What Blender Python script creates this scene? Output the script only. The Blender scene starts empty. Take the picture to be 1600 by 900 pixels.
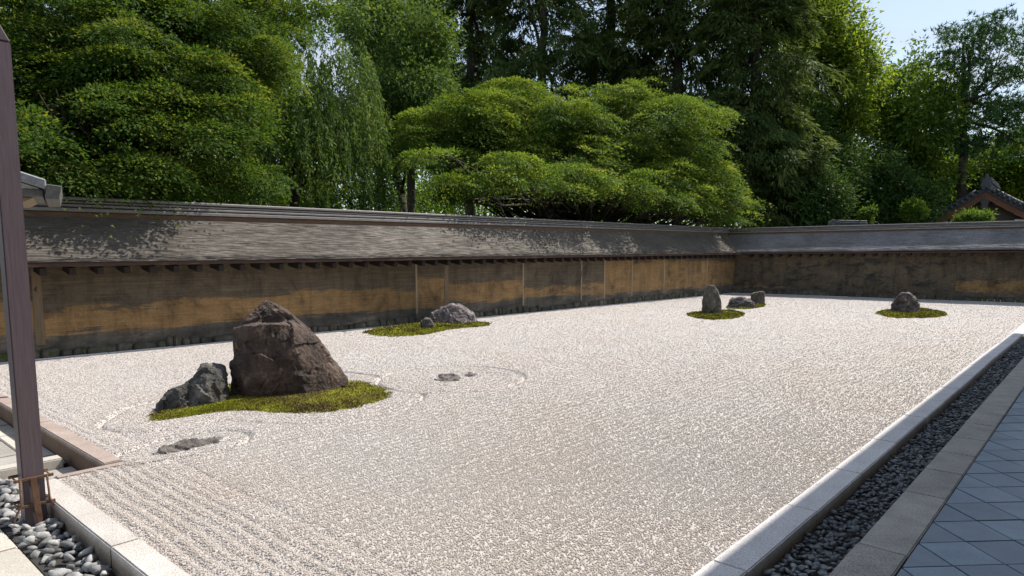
import bpy, bmesh, math, random
import numpy as np
from mathutils import Vector, Matrix, noise as mnoise
random.seed(7); RNG = np.random.default_rng(11)
sc = bpy.context.scene
COL = sc.collection
R = math.radians

# ------------------------------------------------------------------ camera
F_PX, CX, CY, H = 1059., 800., 511., 1.6
PITCH = math.atan(117 / 1059.); YAW = R(41.6)
cam = bpy.data.cameras.new('camera'); camo = bpy.data.objects.new('camera', cam); COL.objects.link(camo)
camo.location = (0, 0, H); camo.rotation_euler = (math.pi / 2 - PITCH, 0, YAW)
cam.sensor_width = 36; cam.lens = F_PX / 1600 * 36; cam.shift_y = 61 / 1600.
cam.clip_start = .05; cam.clip_end = 3000
sc.camera = camo
# ------------------------------------------------------------------ light
SUN = Vector((.20, .75, 1.0)).normalized()
ELEV = math.asin(SUN.z); AZ = math.atan2(SUN.x, SUN.y)
w = bpy.data.worlds.new('World'); sc.world = w; w.use_nodes = True
wt = w.node_tree; bg = wt.nodes['Background']; bg.inputs[1].default_value = .10
sky = wt.nodes.new('ShaderNodeTexSky'); sky.sky_type = 'NISHITA'; sky.sun_disc = False
sky.sun_elevation = ELEV; sky.sun_rotation = AZ; sky.air_density = 1.0; sky.dust_density = .5; sky.ozone_density = .9
# thin high cloud, spread evenly over the whole sky
wtc = wt.nodes.new('ShaderNodeTexCoord'); wmp = wt.nodes.new('ShaderNodeMapping'); wmp.inputs['Scale'].default_value = (1.2, 1.2, 5)
wn = wt.nodes.new('ShaderNodeTexNoise'); wn.inputs['Scale'].default_value = 2.6; wn.inputs['Detail'].default_value = 7
wr = wt.nodes.new('ShaderNodeMapRange'); wr.inputs[1].default_value = .52; wr.inputs[2].default_value = .74; wr.inputs[3].default_value = .42; wr.inputs[4].default_value = .85
wm = wt.nodes.new('ShaderNodeMix'); wm.data_type = 'RGBA'
wm.inputs[7].default_value = (3.6, 3.75, 4.0, 1)
L = wt.links.new
L(wtc.outputs['Generated'], wmp.inputs[0]); L(wmp.outputs[0], wn.inputs['Vector']); L(wn.outputs[0], wr.inputs[0])
L(wr.outputs[0], wm.inputs[0]); L(sky.outputs[0], wm.inputs[6]); L(wm.outputs[2], bg.inputs[0])
sl = bpy.data.lights.new('sun', 'SUN'); sl.energy = 3.3; sl.angle = R(.53); sl.color = (1, .93, .84)
so = bpy.data.objects.new('sun', sl); COL.objects.link(so); so.rotation_euler = SUN.to_track_quat('Z', 'Y').to_euler()
sc.view_settings.view_transform = 'Standard'; sc.view_settings.look = 'None'
sc.view_settings.exposure = 0.98; sc.view_settings.gamma = 1
sc.cycles.max_bounces = 6; sc.cycles.diffuse_bounces = 4; sc.cycles.transmission_bounces = 4; sc.cycles.transparent_max_bounces = 4
sc.cycles.use_denoising = True

# ------------------------------------------------------------------ helpers
def ray(x, y):
    dx = (x - CX) / F_PX; dy = -(y - CY) / F_PX
    d = np.array([dx, math.cos(PITCH) + dy * math.sin(PITCH), -math.sin(PITCH) + dy * math.cos(PITCH)])
    c, s = math.cos(YAW), math.sin(YAW)
    return np.array([d[0] * c - d[1] * s, d[0] * s + d[1] * c, d[2]])
def at(x, y, z=0.):                      # pixel of the photograph -> point on the level z
    d = ray(x, y); return d * ((z - H) / d[2]) + np.array([0, 0, H])
def far(x, y, D):                        # pixel of the photograph -> point at horizontal distance D
    d = ray(x, y); return d * (D / math.hypot(d[0], d[1])) + np.array([0, 0, H])

def setp(o, label=None, cat=None, group=None, kind=None):
    if label: o['label'] = label
    if cat: o['category'] = cat
    if group: o['group'] = group
    if kind: o['kind'] = kind
    return o
def link(name, me, m=None, parent=None, loc=None):
    o = bpy.data.objects.new(name, me); COL.objects.link(o)
    if m is not None and not me.materials: me.materials.append(m)
    if parent is not None: o.parent = parent
    if loc is not None: o.location = loc
    return o
def empty(name, label=None, cat=None, loc=(0, 0, 0), rz=0, group=None, kind=None):
    o = bpy.data.objects.new(name, None); COL.objects.link(o); o.location = loc; o.rotation_euler = (0, 0, rz)
    o.empty_display_size = .2
    return setp(o, label, cat, group, kind)
def mesh_np(name, v, f, smooth=False, tint=None):
    """v (N,3); f (M,k) one polygon size, or list of lists"""
    me = bpy.data.meshes.new(name)
    v = np.asarray(v, dtype=np.float32)
    if isinstance(f, np.ndarray):
        k = f.shape[1]; M = len(f)
        me.vertices.add(len(v)); me.vertices.foreach_set('co', v.ravel())
        me.loops.add(M * k); me.loops.foreach_set('vertex_index', f.astype(np.int32).ravel())
        me.polygons.add(M); me.polygons.foreach_set('loop_start', np.arange(0, M * k, k, dtype=np.int32))
        if smooth: me.polygons.foreach_set('use_smooth', np.ones(M, bool))
        me.update(calc_edges=True)
    else:
        me.from_pydata(v.tolist(), [], f); 
        if smooth:
            for p in me.polygons: p.use_smooth = True
    if tint is not None:
        a = me.attributes.new('tint', 'FLOAT', 'POINT'); a.data.foreach_set('value', np.asarray(tint, dtype=np.float32))
    return me
class MB:
    """collects hexahedra, prisms and tubes into one mesh"""
    def __init__(s): s.v = []; s.f = []
    def add(s, vs, fs):
        n = len(s.v); s.v += [tuple(float(c) for c in p) for p in vs]; s.f += [[i + n for i in q] for q in fs]; return s
    def hexa(s, b, t):                   # bottom 4, top 4 in the same turn
        return s.add(list(b) + list(t), [[3, 2, 1, 0], [4, 5, 6, 7], [0, 1, 5, 4], [1, 2, 6, 5], [2, 3, 7, 6], [3, 0, 4, 7]])
    def box(s, x0, x1, y0, y1, z0, z1):
        return s.hexa([(x0, y0, z0), (x1, y0, z0), (x1, y1, z0), (x0, y1, z0)], [(x0, y0, z1), (x1, y0, z1), (x1, y1, z1), (x0, y1, z1)])
    def prism(s, poly, z0, z1):          # poly: (x,y) list
        n = len(poly)
        return s.add([(x, y, z0) for x, y in poly] + [(x, y, z1) for x, y in poly],
                     [list(range(n))[::-1], list(range(n, 2 * n))] + [[i, (i + 1) % n, n + (i + 1) % n, n + i] for i in range(n)])
    def tube(s, pts, rad, k=8, cap=True):
        pts = [Vector(p) for p in pts]; n = len(pts); rad = [rad] * n if not hasattr(rad, '__len__') else rad
        vs = []
        for i, p in enumerate(pts):
            d = (pts[min(i + 1, n - 1)] - pts[max(i - 1, 0)]).normalized()
            a = d.orthogonal().normalized() if i == 0 else (a - d * a.dot(d)).normalized()
            b = d.cross(a)
            vs += [p + (a * math.cos(2 * math.pi * j / k) + b * math.sin(2 * math.pi * j / k)) * rad[i] for j in range(k)]
        fs = [[i * k + j, i * k + (j + 1) % k, (i + 1) * k + (j + 1) % k, (i + 1) * k + j] for i in range(n - 1) for j in range(k)]
        if cap: fs += [list(range(k))[::-1], [(n - 1) * k + j for j in range(k)]]
        return s.add(vs, fs)
    def mesh(s, name, smooth=False, bevel=0, seg=1):
        me = bpy.data.meshes.new(name); me.from_pydata(s.v, [], s.f)
        bm = bmesh.new(); bm.from_mesh(me); bmesh.ops.recalc_face_normals(bm, faces=bm.faces)
        if bevel: bmesh.ops.bevel(bm, geom=list(bm.edges), offset=bevel, segments=seg, affect='EDGES', clamp_overlap=True)
        bm.to_mesh(me); bm.free()
        if smooth:
            for p in me.polygons: p.use_smooth = True
        return me
    def build(s, name, m, parent=None, smooth=False, bevel=0, seg=1, loc=None):
        return link(name, s.mesh(name, smooth, bevel, seg), m, parent, loc)

# cheap vectorised value noise
def vnoise(p, seed=0):
    p = np.asarray(p, dtype=np.float64); i = np.floor(p).astype(np.int64); f = p - i; f = f * f * (3 - 2 * f)
    def h(a, b, c):
        n = (a * 374761393 + b * 668265263 + c * 2147483647 + seed * 974634777) & 0xffffffff
        n = ((n ^ (n >> 13)) * 1274126177) & 0xffffffff
        return ((n ^ (n >> 16)) & 0xffff) / 65535.
    x, y, z = i.T; u, v, q = f.T; r = 0
    for a in (0, 1):
        for b in (0, 1):
            for c in (0, 1):
                r = r + h(x + a, y + b, z + c) * (u if a else 1 - u) * (v if b else 1 - v) * (q if c else 1 - q)
    return r
def fbm(p, seed=0, oct=4):
    s = 0; a = .5; p = np.asarray(p, float)
    for k in range(oct): s = s + a * (vnoise(p * 2 ** k + 17.3 * k, seed + k) - .5); a *= .5
    return s * 2

# ------------------------------------------------------------------ materials
def newmat(name):
    m = bpy.data.materials.new(name); m.use_nodes = True; nt = m.node_tree; return m, nt, nt.nodes['Principled BSDF']
def N(nt, typ, **kw):
    n = nt.nodes.new(typ)
    for k, v in kw.items():
        if k.startswith('i_'): n.inputs[k[2:].replace('_', ' ')].default_value = v
        else: setattr(n, k, v)
    return n
def ramp(nt, stops, fac=None, interp='LINEAR'):
    r = N(nt, 'ShaderNodeValToRGB'); e = r.color_ramp.elements; r.color_ramp.interpolation = interp
    while len(e) < len(stops): e.new(.5)
    for el, (p, c) in zip(e, stops): el.position = p; el.color = (*c, 1) if len(c) == 3 else c
    if fac is not None: nt.links.new(fac, r.inputs[0])
    return r
def mixc(nt, a, b, fac, mode='MIX'):
    m = N(nt, 'ShaderNodeMix', data_type='RGBA', blend_type=mode)
    for s, i in ((fac, 0), (a, 6), (b, 7)):
        if hasattr(s, 'is_linked'): nt.links.new(s, m.inputs[i])
        else: m.inputs[i].default_value = s if i == 0 else (*s, 1)
    return m.outputs[2]
def noise_tex(nt, scale, detail=5, rough=.6, vec=None, dist=0):
    n = N(nt, 'ShaderNodeTexNoise'); n.inputs['Scale'].default_value = scale; n.inputs['Detail'].default_value = detail
    n.inputs['Roughness'].default_value = rough; n.inputs['Distortion'].default_value = dist
    if vec is not None: nt.links.new(vec, n.inputs['Vector'])
    return n.outputs[0]
def coords(nt, scale=(1, 1, 1), rot=0, kind='Object'):
    tc = N(nt, 'ShaderNodeTexCoord'); mp = N(nt, 'ShaderNodeMapping'); mp.inputs['Scale'].default_value = scale; mp.inputs['Rotation'].default_value = (0, 0, rot)
    nt.links.new(tc.outputs[kind], mp.inputs[0]); return mp.outputs[0]
def geopos(nt, scale=(1, 1, 1), rot=0):
    g = N(nt, 'ShaderNodeNewGeometry'); mp = N(nt, 'ShaderNodeMapping'); mp.inputs['Scale'].default_value = scale; mp.inputs['Rotation'].default_value = (0, 0, rot)
    nt.links.new(g.outputs['Position'], mp.inputs[0]); return mp.outputs[0]
def bump(nt, bs, h, strength=.5, dist=.01):
    b = N(nt, 'ShaderNodeBump'); b.inputs['Strength'].default_value = strength; b.inputs['Distance'].default_value = dist
    nt.links.new(h, b.inputs['Height']); nt.links.new(b.outputs[0], bs.inputs['Normal']); return b
def stone_mat(name, cols, scale=6, fine=60, rough=.85, bstr=.5, bdist=.01, vary=.0, speck=None, sc3=(1, 1, 1), world=True):
    m, nt, bs = newmat(name)
    v = geopos(nt, sc3) if world else coords(nt, sc3)
    a = noise_tex(nt, scale, 8, .65, v, .4)
    n = len(cols); lo, hi = .3, .7
    c = ramp(nt, [(lo + (hi - lo) * i / (n - 1), k) for i, k in enumerate(cols)], a).outputs[0]
    f = noise_tex(nt, fine, 4, .7, v)
    c = mixc(nt, c, ramp(nt, [(.3, (.35, .35, .35)), (.7, (1.5, 1.5, 1.5))], f).outputs[0], .5, 'MULTIPLY')
    if speck:
        g = noise_tex(nt, speck[1], 2, .5, v)
        c = mixc(nt, c, speck[0], ramp(nt, [(speck[2], (0, 0, 0)), (speck[2] + .05, (1, 1, 1))], g).outputs[0])
    if vary:
        oi = N(nt, 'ShaderNodeObjectInfo')
        r = ramp(nt, [(0, (1 - vary,) * 3), (1, (1 + vary, 1 + vary * .93, 1 + vary * .85))], oi.outputs['Random']).outputs[0]
        c = mixc(nt, c, r, 1., 'MULTIPLY')
    nt.links.new(c, bs.inputs['Base Color']); bs.inputs['Roughness'].default_value = rough
    ad = N(nt, 'ShaderNodeMath', operation='ADD'); nt.links.new(a, ad.inputs[0]); 
    mu = N(nt, 'ShaderNodeMath', operation='MULTIPLY'); mu.inputs[1].default_value = .5; nt.links.new(f, mu.inputs[0]); nt.links.new(mu.outputs[0], ad.inputs[1])
    bump(nt, bs, ad.outputs[0], bstr, bdist)
    return m
def side_shade(m, z0, z1, col):
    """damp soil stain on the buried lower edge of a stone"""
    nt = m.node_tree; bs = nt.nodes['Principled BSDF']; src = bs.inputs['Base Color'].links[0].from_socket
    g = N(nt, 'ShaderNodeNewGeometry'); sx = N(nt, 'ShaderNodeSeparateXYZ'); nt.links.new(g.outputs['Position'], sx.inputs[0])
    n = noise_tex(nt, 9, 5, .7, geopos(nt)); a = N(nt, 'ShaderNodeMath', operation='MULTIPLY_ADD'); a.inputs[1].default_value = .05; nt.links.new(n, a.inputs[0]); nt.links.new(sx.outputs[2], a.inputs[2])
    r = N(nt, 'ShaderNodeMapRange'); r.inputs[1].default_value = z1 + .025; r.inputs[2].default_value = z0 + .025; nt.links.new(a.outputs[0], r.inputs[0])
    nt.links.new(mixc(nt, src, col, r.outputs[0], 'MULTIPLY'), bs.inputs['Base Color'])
def wood_mat(name, c0, c1, axis=(1, 1, 1), scale=8, rough=.7, bstr=.3, rot=0):
    m, nt, bs = newmat(name)
    v = coords(nt, axis, rot)
    a = noise_tex(nt, scale, 6, .65, v, .3)
    c = ramp(nt, [(.3, c0), (.7, c1)], a).outputs[0]
    oi = N(nt, 'ShaderNodeObjectInfo')
    c = mixc(nt, c, ramp(nt, [(0, (.85, .85, .85)), (1, (1.12, 1.12, 1.12))], oi.outputs['Random']).outputs[0], 1., 'MULTIPLY')
    nt.links.new(c, bs.inputs['Base Color']); bs.inputs['Roughness'].default_value = rough
    bump(nt, bs, a, bstr, .004)
    return m
def leaf_mat(name, c0, c1, c2, trans=.38, clump=.9):
    m, nt, bs = newmat(name)
    t = N(nt, 'ShaderNodeAttribute', attribute_name='tint')
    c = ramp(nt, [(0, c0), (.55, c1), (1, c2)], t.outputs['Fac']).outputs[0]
    g = noise_tex(nt, clump, 3, .5, geopos(nt))
    c = mixc(nt, c, ramp(nt, [(.35, (.75, .8, .8)), (.65, (1.2, 1.15, 1.0))], g).outputs[0], .8, 'MULTIPLY')
    nt.links.new(c, bs.inputs['Base Color']); bs.inputs['Roughness'].default_value = .62
    bs.inputs['Specular IOR Level'].default_value = .10
    tr = N(nt, 'ShaderNodeBsdfTranslucent')
    tc = mixc(nt, c, (1.35, 1.25, .55), 1., 'MULTIPLY'); nt.links.new(tc, tr.inputs['Color'])
    mx = N(nt, 'ShaderNodeMixShader'); mx.inputs[0].default_value = trans
    nt.links.new(bs.outputs[0], mx.inputs[1]); nt.links.new(tr.outputs[0], mx.inputs[2])
    nt.links.new(mx.outputs[0], nt.nodes['Material Output'].inputs[0])
    return m

M = {}
M['bark'] = stone_mat('bark', [(.018, .013, .01), (.05, .04, .03), (.09, .075, .06)], 3, 30, .95, .8, .03, sc3=(3, 3, .6))
M['earth'] = stone_mat('earth', [(.03, .035, .015), (.05, .06, .02), (.07, .06, .04)], .8, 20, .95, .5, .03)
# gravel: pale granite grit
def gravel_mat():
    m, nt, bs = newmat('gravel')
    v = geopos(nt)
    big = noise_tex(nt, .55, 4, .6, v)
    c = ramp(nt, [(.3, (.475, .440, .413)), (.5, (.49, .459, .436)), (.7, (.49, .466, .447))], big).outputs[0]
    f = noise_tex(nt, 95, 2, .6, v)
    c = mixc(nt, c, ramp(nt, [(.3, (.68, .66, .64)), (.5, (1.0, 1., 1.)), (.72, (1.1, 1.1, 1.08))], f).outputs[0], .85, 'MULTIPLY')
    vo = N(nt, 'ShaderNodeTexVoronoi'); vo.inputs['Scale'].default_value = 62; nt.links.new(v, vo.inputs['Vector'])
    sp = N(nt, 'ShaderNodeSeparateColor'); nt.links.new(vo.outputs['Color'], sp.inputs[0])
    c = mixc(nt, c, ramp(nt, [(0, (.66, .62, .58)), (.25, (.97, .97, .97)), (1, (1.1, 1.1, 1.12))], sp.outputs[0]).outputs[0], .8, 'MULTIPLY')
    nt.links.new(c, bs.inputs['Base Color']); bs.inputs['Roughness'].default_value = .9
    bump(nt, bs, vo.outputs['Distance'], .6, -.010)
    return m
M['gravel'] = gravel_mat()
def grain_mat():
    m, nt, bs = newmat('grain')
    oi = N(nt, 'ShaderNodeObjectInfo')
    big = noise_tex(nt, .55, 4, .6, geopos(nt))
    k = ramp(nt, [(.3, (1.0, .95, .89)), (.6, (1, 1, .99))], big).outputs[0]
    c = ramp(nt, [(0, (.35, .315, .29)), (.05, (.42, .385, .36)), (.13, (.455, .423, .398)), (.8, (.485, .456, .432)), (1, (.52, .494, .472))], oi.outputs['Random']).outputs[0]
    nt.links.new(mixc(nt, c, k, 1., 'MULTIPLY'), bs.inputs['Base Color']); bs.inputs['Roughness'].default_value = .85
    return m
M['grain'] = grain_mat()
M['kerb'] = stone_mat('kerb', [(.64, .62, .61), (.72, .70, .69), (.78, .765, .755)], 3, 110, .85, .4, .006, .06, ((.34, .31, .29), 160, .62))
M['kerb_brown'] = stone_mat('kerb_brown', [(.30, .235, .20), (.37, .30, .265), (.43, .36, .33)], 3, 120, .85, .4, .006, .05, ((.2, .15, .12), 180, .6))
M['kerb_warm'] = stone_mat('kerb_warm', [(.45, .42, .385), (.54, .51, .475), (.61, .58, .55)], 3, 110, .85, .4, .006, .08, ((.24, .21, .18), 160, .58))
side_shade(M['kerb_warm'], -.05, .006, (.50, .43, .35)); side_shade(M['kerb'], -.05, .006, (.50, .43, .35)); side_shade(M['kerb_brown'], -.03, .010, (.36, .27, .18))  # shaded kerb sides: the shade is multiplied into the stone colours
M['slab'] = stone_mat('slab', [(.44, .41, .35), (.53, .50, .44), (.60, .57, .50)], 2.5, 130, .85, .35, .005, .06, ((.25, .22, .18), 200, .63))
M['granite'] = stone_mat('granite', [(.34, .325, .29), (.43, .41, .37), (.52, .50, .45)], 3.5, 150, .85, .5, .006, .1, ((.12, .11, .1), 170, .58))
M['paving'] = stone_mat('paving', [(.26, .25, .22), (.34, .32, .29), (.40, .39, .36)], 3, 90, .8, .35, .006, .14)
M['tile'] = stone_mat('tile', [(.095, .142, .195), (.125, .182, .245), (.165, .228, .29)], 4, 160, .33, .2, .002, .24)
M['mortar'] = stone_mat('mortar', [(.03, .03, .03), (.05, .05, .05)], 20, 100, .95)
M['soil'] = stone_mat('soil', [(.03, .028, .026), (.05, .047, .042)], 20, 100, .95)
M['pebble'] = stone_mat('pebble', [(.18, .185, .19), (.26, .265, .27), (.36, .355, .35)], 7, 70, .8, .25, .004, .55)
M['pebble_dark'] = stone_mat('pebble_dark', [(.11, .13, .145), (.18, .20, .215), (.26, .275, .285)], 9, 90, .45, .25, .004, .5)
M['rock_brown'] = stone_mat('rock_brown', [(.020, .013, .011), (.054, .036, .028), (.098, .067, .051), (.25, .18, .14)], 4.2, 30, .8, 1.0, .06, 0, ((.20, .13, .075), 7, .66))
M['rock_dark'] = stone_mat('rock_dark', [(.026, .025, .023), (.062, .059, .054), (.115, .108, .098), (.26, .24, .21)], 5, 34, .8, 1., .05)
M['rock_purple'] = stone_mat('rock_purple', [(.05, .042, .042), (.12, .10, .10), (.20, .17, .17), (.42, .39, .38)], 5, 26, .85, 1., .04)
M['rock_grey'] = stone_mat('rock_grey', [(.045, .04, .034), (.085, .075, .062), (.14, .125, .10), (.25, .235, .20)], 4, 22, .85, 1., .05, sc3=(1.6, 1.6, .7))
M['rock_banded'] = stone_mat('rock_banded', [(.03, .026, .027), (.06, .053, .053), (.11, .10, .10), (.45, .43, .43)], 5, 14, .8, 1., .06, sc3=(.8, .8, 3))
M['rock_red'] = stone_mat('rock_red', [(.028, .021, .021), (.062, .048, .046), (.115, .093, .088), (.30, .265, .25)], 7, 26, .8, 1., .05)
M['rock_flat'] = stone_mat('rock_flat', [(.07, .062, .058), (.14, .125, .115), (.24, .22, .21)], 9, 50, .85, 1., .03)
def moss_mat():
    m, nt, bs = newmat('moss'); v = geopos(nt)
    t = N(nt, 'ShaderNodeAttribute', attribute_name='tint')
    a = noise_tex(nt, 2.6, 7, .68, v)
    ad = N(nt, 'ShaderNodeMath', operation='ADD'); ad.use_clamp = True
    mr = N(nt, 'ShaderNodeMapRange'); mr.inputs[1].default_value = .3; mr.inputs[2].default_value = .7; mr.inputs[3].default_value = -.42; mr.inputs[4].default_value = .4
    nt.links.new(a, mr.inputs[0]); nt.links.new(t.outputs['Fac'], ad.inputs[0]); nt.links.new(mr.outputs[0], ad.inputs[1])
    c = ramp(nt, [(.14, (.080, .050, .014)), (.34, (.16, .125, .018)), (.56, (.30, .30, .02)), (.98, (.43, .47, .04))], ad.outputs[0]).outputs[0]
    nt.links.new(c, bs.inputs['Base Color']); bs.inputs['Roughness'].default_value = .95
    bump(nt, bs, noise_tex(nt, 90, 3, .6, v), .8, .02)
    return m
M['moss'] = moss_mat()
M['post'] = wood_mat('post', (.078, .056, .066), (.115, .086, .098), (14, 14, .7), 6, .55, .25)
M['rust'] = stone_mat('rust', [(.09, .045, .025), (.15, .08, .045), (.20, .12, .075)], 14, 90, .75, .4, .003)
M['roof'] = None
WALL_ROT = math.atan2(23.4, .83)
def shingle_mat(name, cols, rot):
    m, nt, bs = newmat(name)
    v = geopos(nt, (1, 1, 1), -rot)
    mp = N(nt, 'ShaderNodeMapping'); mp.inputs['Scale'].default_value = (9, 34, 44); nt.links.new(v, mp.inputs[0])
    a = noise_tex(nt, 2.2, 7, .7, mp.outputs[0])
    b = noise_tex(nt, .9, 5, .6, v)
    c = ramp(nt, [(.3, cols[0]), (.5, cols[1]), (.68, cols[2])], a).outputs[0]
    c = mixc(nt, c, ramp(nt, [(.3, (.68, .67, .66)), (.7, (1.2, 1.2, 1.22))], b).outputs[0], .9, 'MULTIPLY')
    s = N(nt, 'ShaderNodeMapping'); s.inputs['Scale'].default_value = (14, 60, 60); nt.links.new(v, s.inputs[0])
    f = noise_tex(nt, 1, 3, .6, s.outputs[0])
    c = mixc(nt, c, ramp(nt, [(.35, (.6, .6, .6)), (.6, (1.12, 1.12, 1.12))], f).outputs[0], .6, 'MULTIPLY')
    nt.links.new(c, bs.inputs['Base Color']); bs.inputs['Roughness'].default_value = .72; bs.inputs['Specular IOR Level'].default_value = .35
    bump(nt, bs, f, .5, .012)
    return m
M['shingle'] = shingle_mat('shingle', [(.092, .080, .066), (.135, .119, .100), (.185, .167, .145)], WALL_ROT)
M['shingle_far'] = shingle_mat('shingle_far', [(.12, .12, .125), (.20, .20, .205), (.30, .30, .305)], R(6))
M['ridge'] = wood_mat('ridge', (.13, .12, .115), (.26, .25, .24), (1, 1, 8), 5, .6, .3)
M['ridge_dark'] = wood_mat('ridge_dark', (.05, .045, .04), (.09, .08, .07), (1, 1, 8), 5, .6, .3)
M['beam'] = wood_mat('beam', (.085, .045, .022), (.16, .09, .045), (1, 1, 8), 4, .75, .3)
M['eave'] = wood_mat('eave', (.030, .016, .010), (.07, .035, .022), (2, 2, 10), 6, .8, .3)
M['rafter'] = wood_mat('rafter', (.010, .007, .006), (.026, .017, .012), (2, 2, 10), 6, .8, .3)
M['wallpost'] = wood_mat('wallpost', (.24, .18, .11), (.36, .29, .20), (10, 10, 1), 3, .85, .3)
M['wallpost_wide'] = wood_mat('wallpost_wide', (.12, .086, .05), (.20, .15, .09), (10, 10, 1), 3, .85, .3)
def earthen_mat():
    """rammed earth: ochre band, grey-brown skin above, dark damp foot; each panel's object colour shifts the limits"""
    m, nt, bs = newmat('earthen'); v = geopos(nt, (1, 1, 1), -WALL_ROT)
    oi = N(nt, 'ShaderNodeObjectInfo'); sep = N(nt, 'ShaderNodeSeparateColor'); nt.links.new(oi.outputs['Color'], sep.inputs[0])
    g = N(nt, 'ShaderNodeNewGeometry'); sx = N(nt, 'ShaderNodeSeparateXYZ'); nt.links.new(g.outputs['Position'], sx.inputs[0])
    of = N(nt, 'ShaderNodeVectorMath', operation='ADD'); nt.links.new(v, of.inputs[0])
    cb = N(nt, 'ShaderNodeCombineXYZ'); mr = N(nt, 'ShaderNodeMath', operation='MULTIPLY'); mr.inputs[1].default_value = 40
    nt.links.new(oi.outputs['Random'], mr.inputs[0]); nt.links.new(mr.outputs[0], cb.inputs[0]); nt.links.new(cb.outputs[0], of.inputs[1])
    mp = N(nt, 'ShaderNodeMapping'); mp.inputs['Scale'].default_value = (.55, 1, 2.6); nt.links.new(of.outputs[0], mp.inputs[0])
    st = N(nt, 'ShaderNodeMapping'); st.inputs['Scale'].default_value = (.7, 5, 22); nt.links.new(of.outputs[0], st.inputs[0])
    n1 = noise_tex(nt, 1.3, 10, .70, mp.outputs[0], .35)
    n2 = noise_tex(nt, 1.6, 7, .7, st.outputs[0])
    n3 = noise_tex(nt, 34, 5, .7, of.outputs[0])
    def wob(amount):                     # z + amount*(n1-.5) + .25*(n2-.5)
        a = N(nt, 'ShaderNodeMath', operation='MULTIPLY_ADD'); a.inputs[1].default_value = amount; nt.links.new(n1, a.inputs[0]); nt.links.new(sx.outputs[2], a.inputs[2])
        b = N(nt, 'ShaderNodeMath', operation='MULTIPLY_ADD'); b.inputs[1].default_value = .42; nt.links.new(n2, b.inputs[0]); nt.links.new(a.outputs[0], b.inputs[2])
        c = N(nt, 'ShaderNodeMath', operation='SUBTRACT'); c.inputs[1].default_value = amount * .5 + .21; nt.links.new(b.outputs[0], c.inputs[0]); return c.outputs[0]
    def step(x, lim, soft):
        d = N(nt, 'ShaderNodeMath', operation='SUBTRACT'); nt.links.new(x, d.inputs[0])
        if hasattr(lim, 'is_linked'): nt.links.new(lim, d.inputs[1])
        else: d.inputs[1].default_value = lim
        r = N(nt, 'ShaderNodeMapRange'); r.inputs[1].default_value = -soft; r.inputs[2].default_value = soft; nt.links.new(d.outputs[0], r.inputs[0]); return r.outputs[0]
    ochre = ramp(nt, [(.3, (.20, .118, .046)), (.5, (.27, .165, .068)), (.7, (.33, .22, .11))], n2).outputs[0]
    skin = ramp(nt, [(.3, (.075, .056, .034)), (.5, (.115, .090, .058)), (.72, (.17, .14, .098))], n2).outputs[0]
    foot = ramp(nt, [(.3, (.050, .048, .038)), (.46, (.092, .086, .070)), (.58, (.13, .115, .094)), (.63, (.22, .185, .155))], n1).outputs[0]
    up = step(wob(.95), sep.outputs[0], .014)       # R: where the ochre ends above
    lo = step(wob(.48), sep.outputs[1], .016)       # G: where the dark foot ends
    c = mixc(nt, ochre, skin, up)
    pat = ramp(nt, [(.52, (0, 0, 0)), (.60, (1, 1, 1))], n1).outputs[0]
    c2 = mixc(nt, c, (.045, .042, .036), pat)      # B: how much of the face is blackened
    c = mixc(nt, c, c2, sep.outputs[2])
    c = mixc(nt, foot, c, lo)
    vt = N(nt, 'ShaderNodeMapping'); vt.inputs['Scale'].default_value = (5, 5, .6); nt.links.new(of.outputs[0], vt.inputs[0])
    n4 = noise_tex(nt, 1.2, 6, .65, vt.outputs[0])              # rain streaks
    c = mixc(nt, c, ramp(nt, [(.36, (.55, .55, .56)), (.52, (1., 1., 1.))], n4).outputs[0], .55, 'MULTIPLY')
    n5 = noise_tex(nt, 1.7, 9, .72, of.outputs[0], .8)           # patches where the skin has worn
    c = mixc(nt, c, ramp(nt, [(.38, (.45, .45, .47)), (.49, (.95, .95, .95)), (.64, (1.25, 1.22, 1.16))], n5).outputs[0], .8, 'MULTIPLY')
    c = mixc(nt, c, ramp(nt, [(.3, (.7, .7, .7)), (.7, (1.25, 1.25, 1.25))], n3).outputs[0], .7, 'MULTIPLY')
    nt.links.new(c, bs.inputs['Base Color']); bs.inputs['Roughness'].default_value = .92
    bump(nt, bs, n2, .5, .02)
    return m
M['earthen'] = earthen_mat()
M['footing'] = stone_mat('footing', [(.05, .052, .035), (.10, .095, .07), (.17, .16, .13)], 5, 40, .9, .8, .02, .35, ((.06, .075, .02), 6, .6))
M['rooftile'] = stone_mat('rooftile', [(.03, .034, .042), (.052, .058, .069), (.09, .098, .112)], 5, 40, .5, .3, .01)
M['plaster'] = stone_mat('plaster', [(.52, .50, .47), (.66, .64, .6)], 4, 50, .85)
M['barge'] = wood_mat('barge', (.12, .05, .025), (.20, .085, .042), (2, 2, 2), 4, .7)
M['metal_roof'] = stone_mat('metal_roof', [(.17, .18, .19), (.24, .25, .26), (.30, .31, .31)], 4, 30, .5, .2, .004)
M['metal_edge'] = stone_mat('metal_edge', [(.10, .10, .088), (.16, .157, .135)], 6, 40, .6, .3, .004)
M['hallwood'] = wood_mat('hallwood', (.05, .035, .025), (.10, .075, .055), (1, 1, 6), 5, .7)
M['shoji'] = stone_mat('shoji', [(.55, .53, .48), (.62, .60, .55)], 5, 60, .9, .1)

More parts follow.
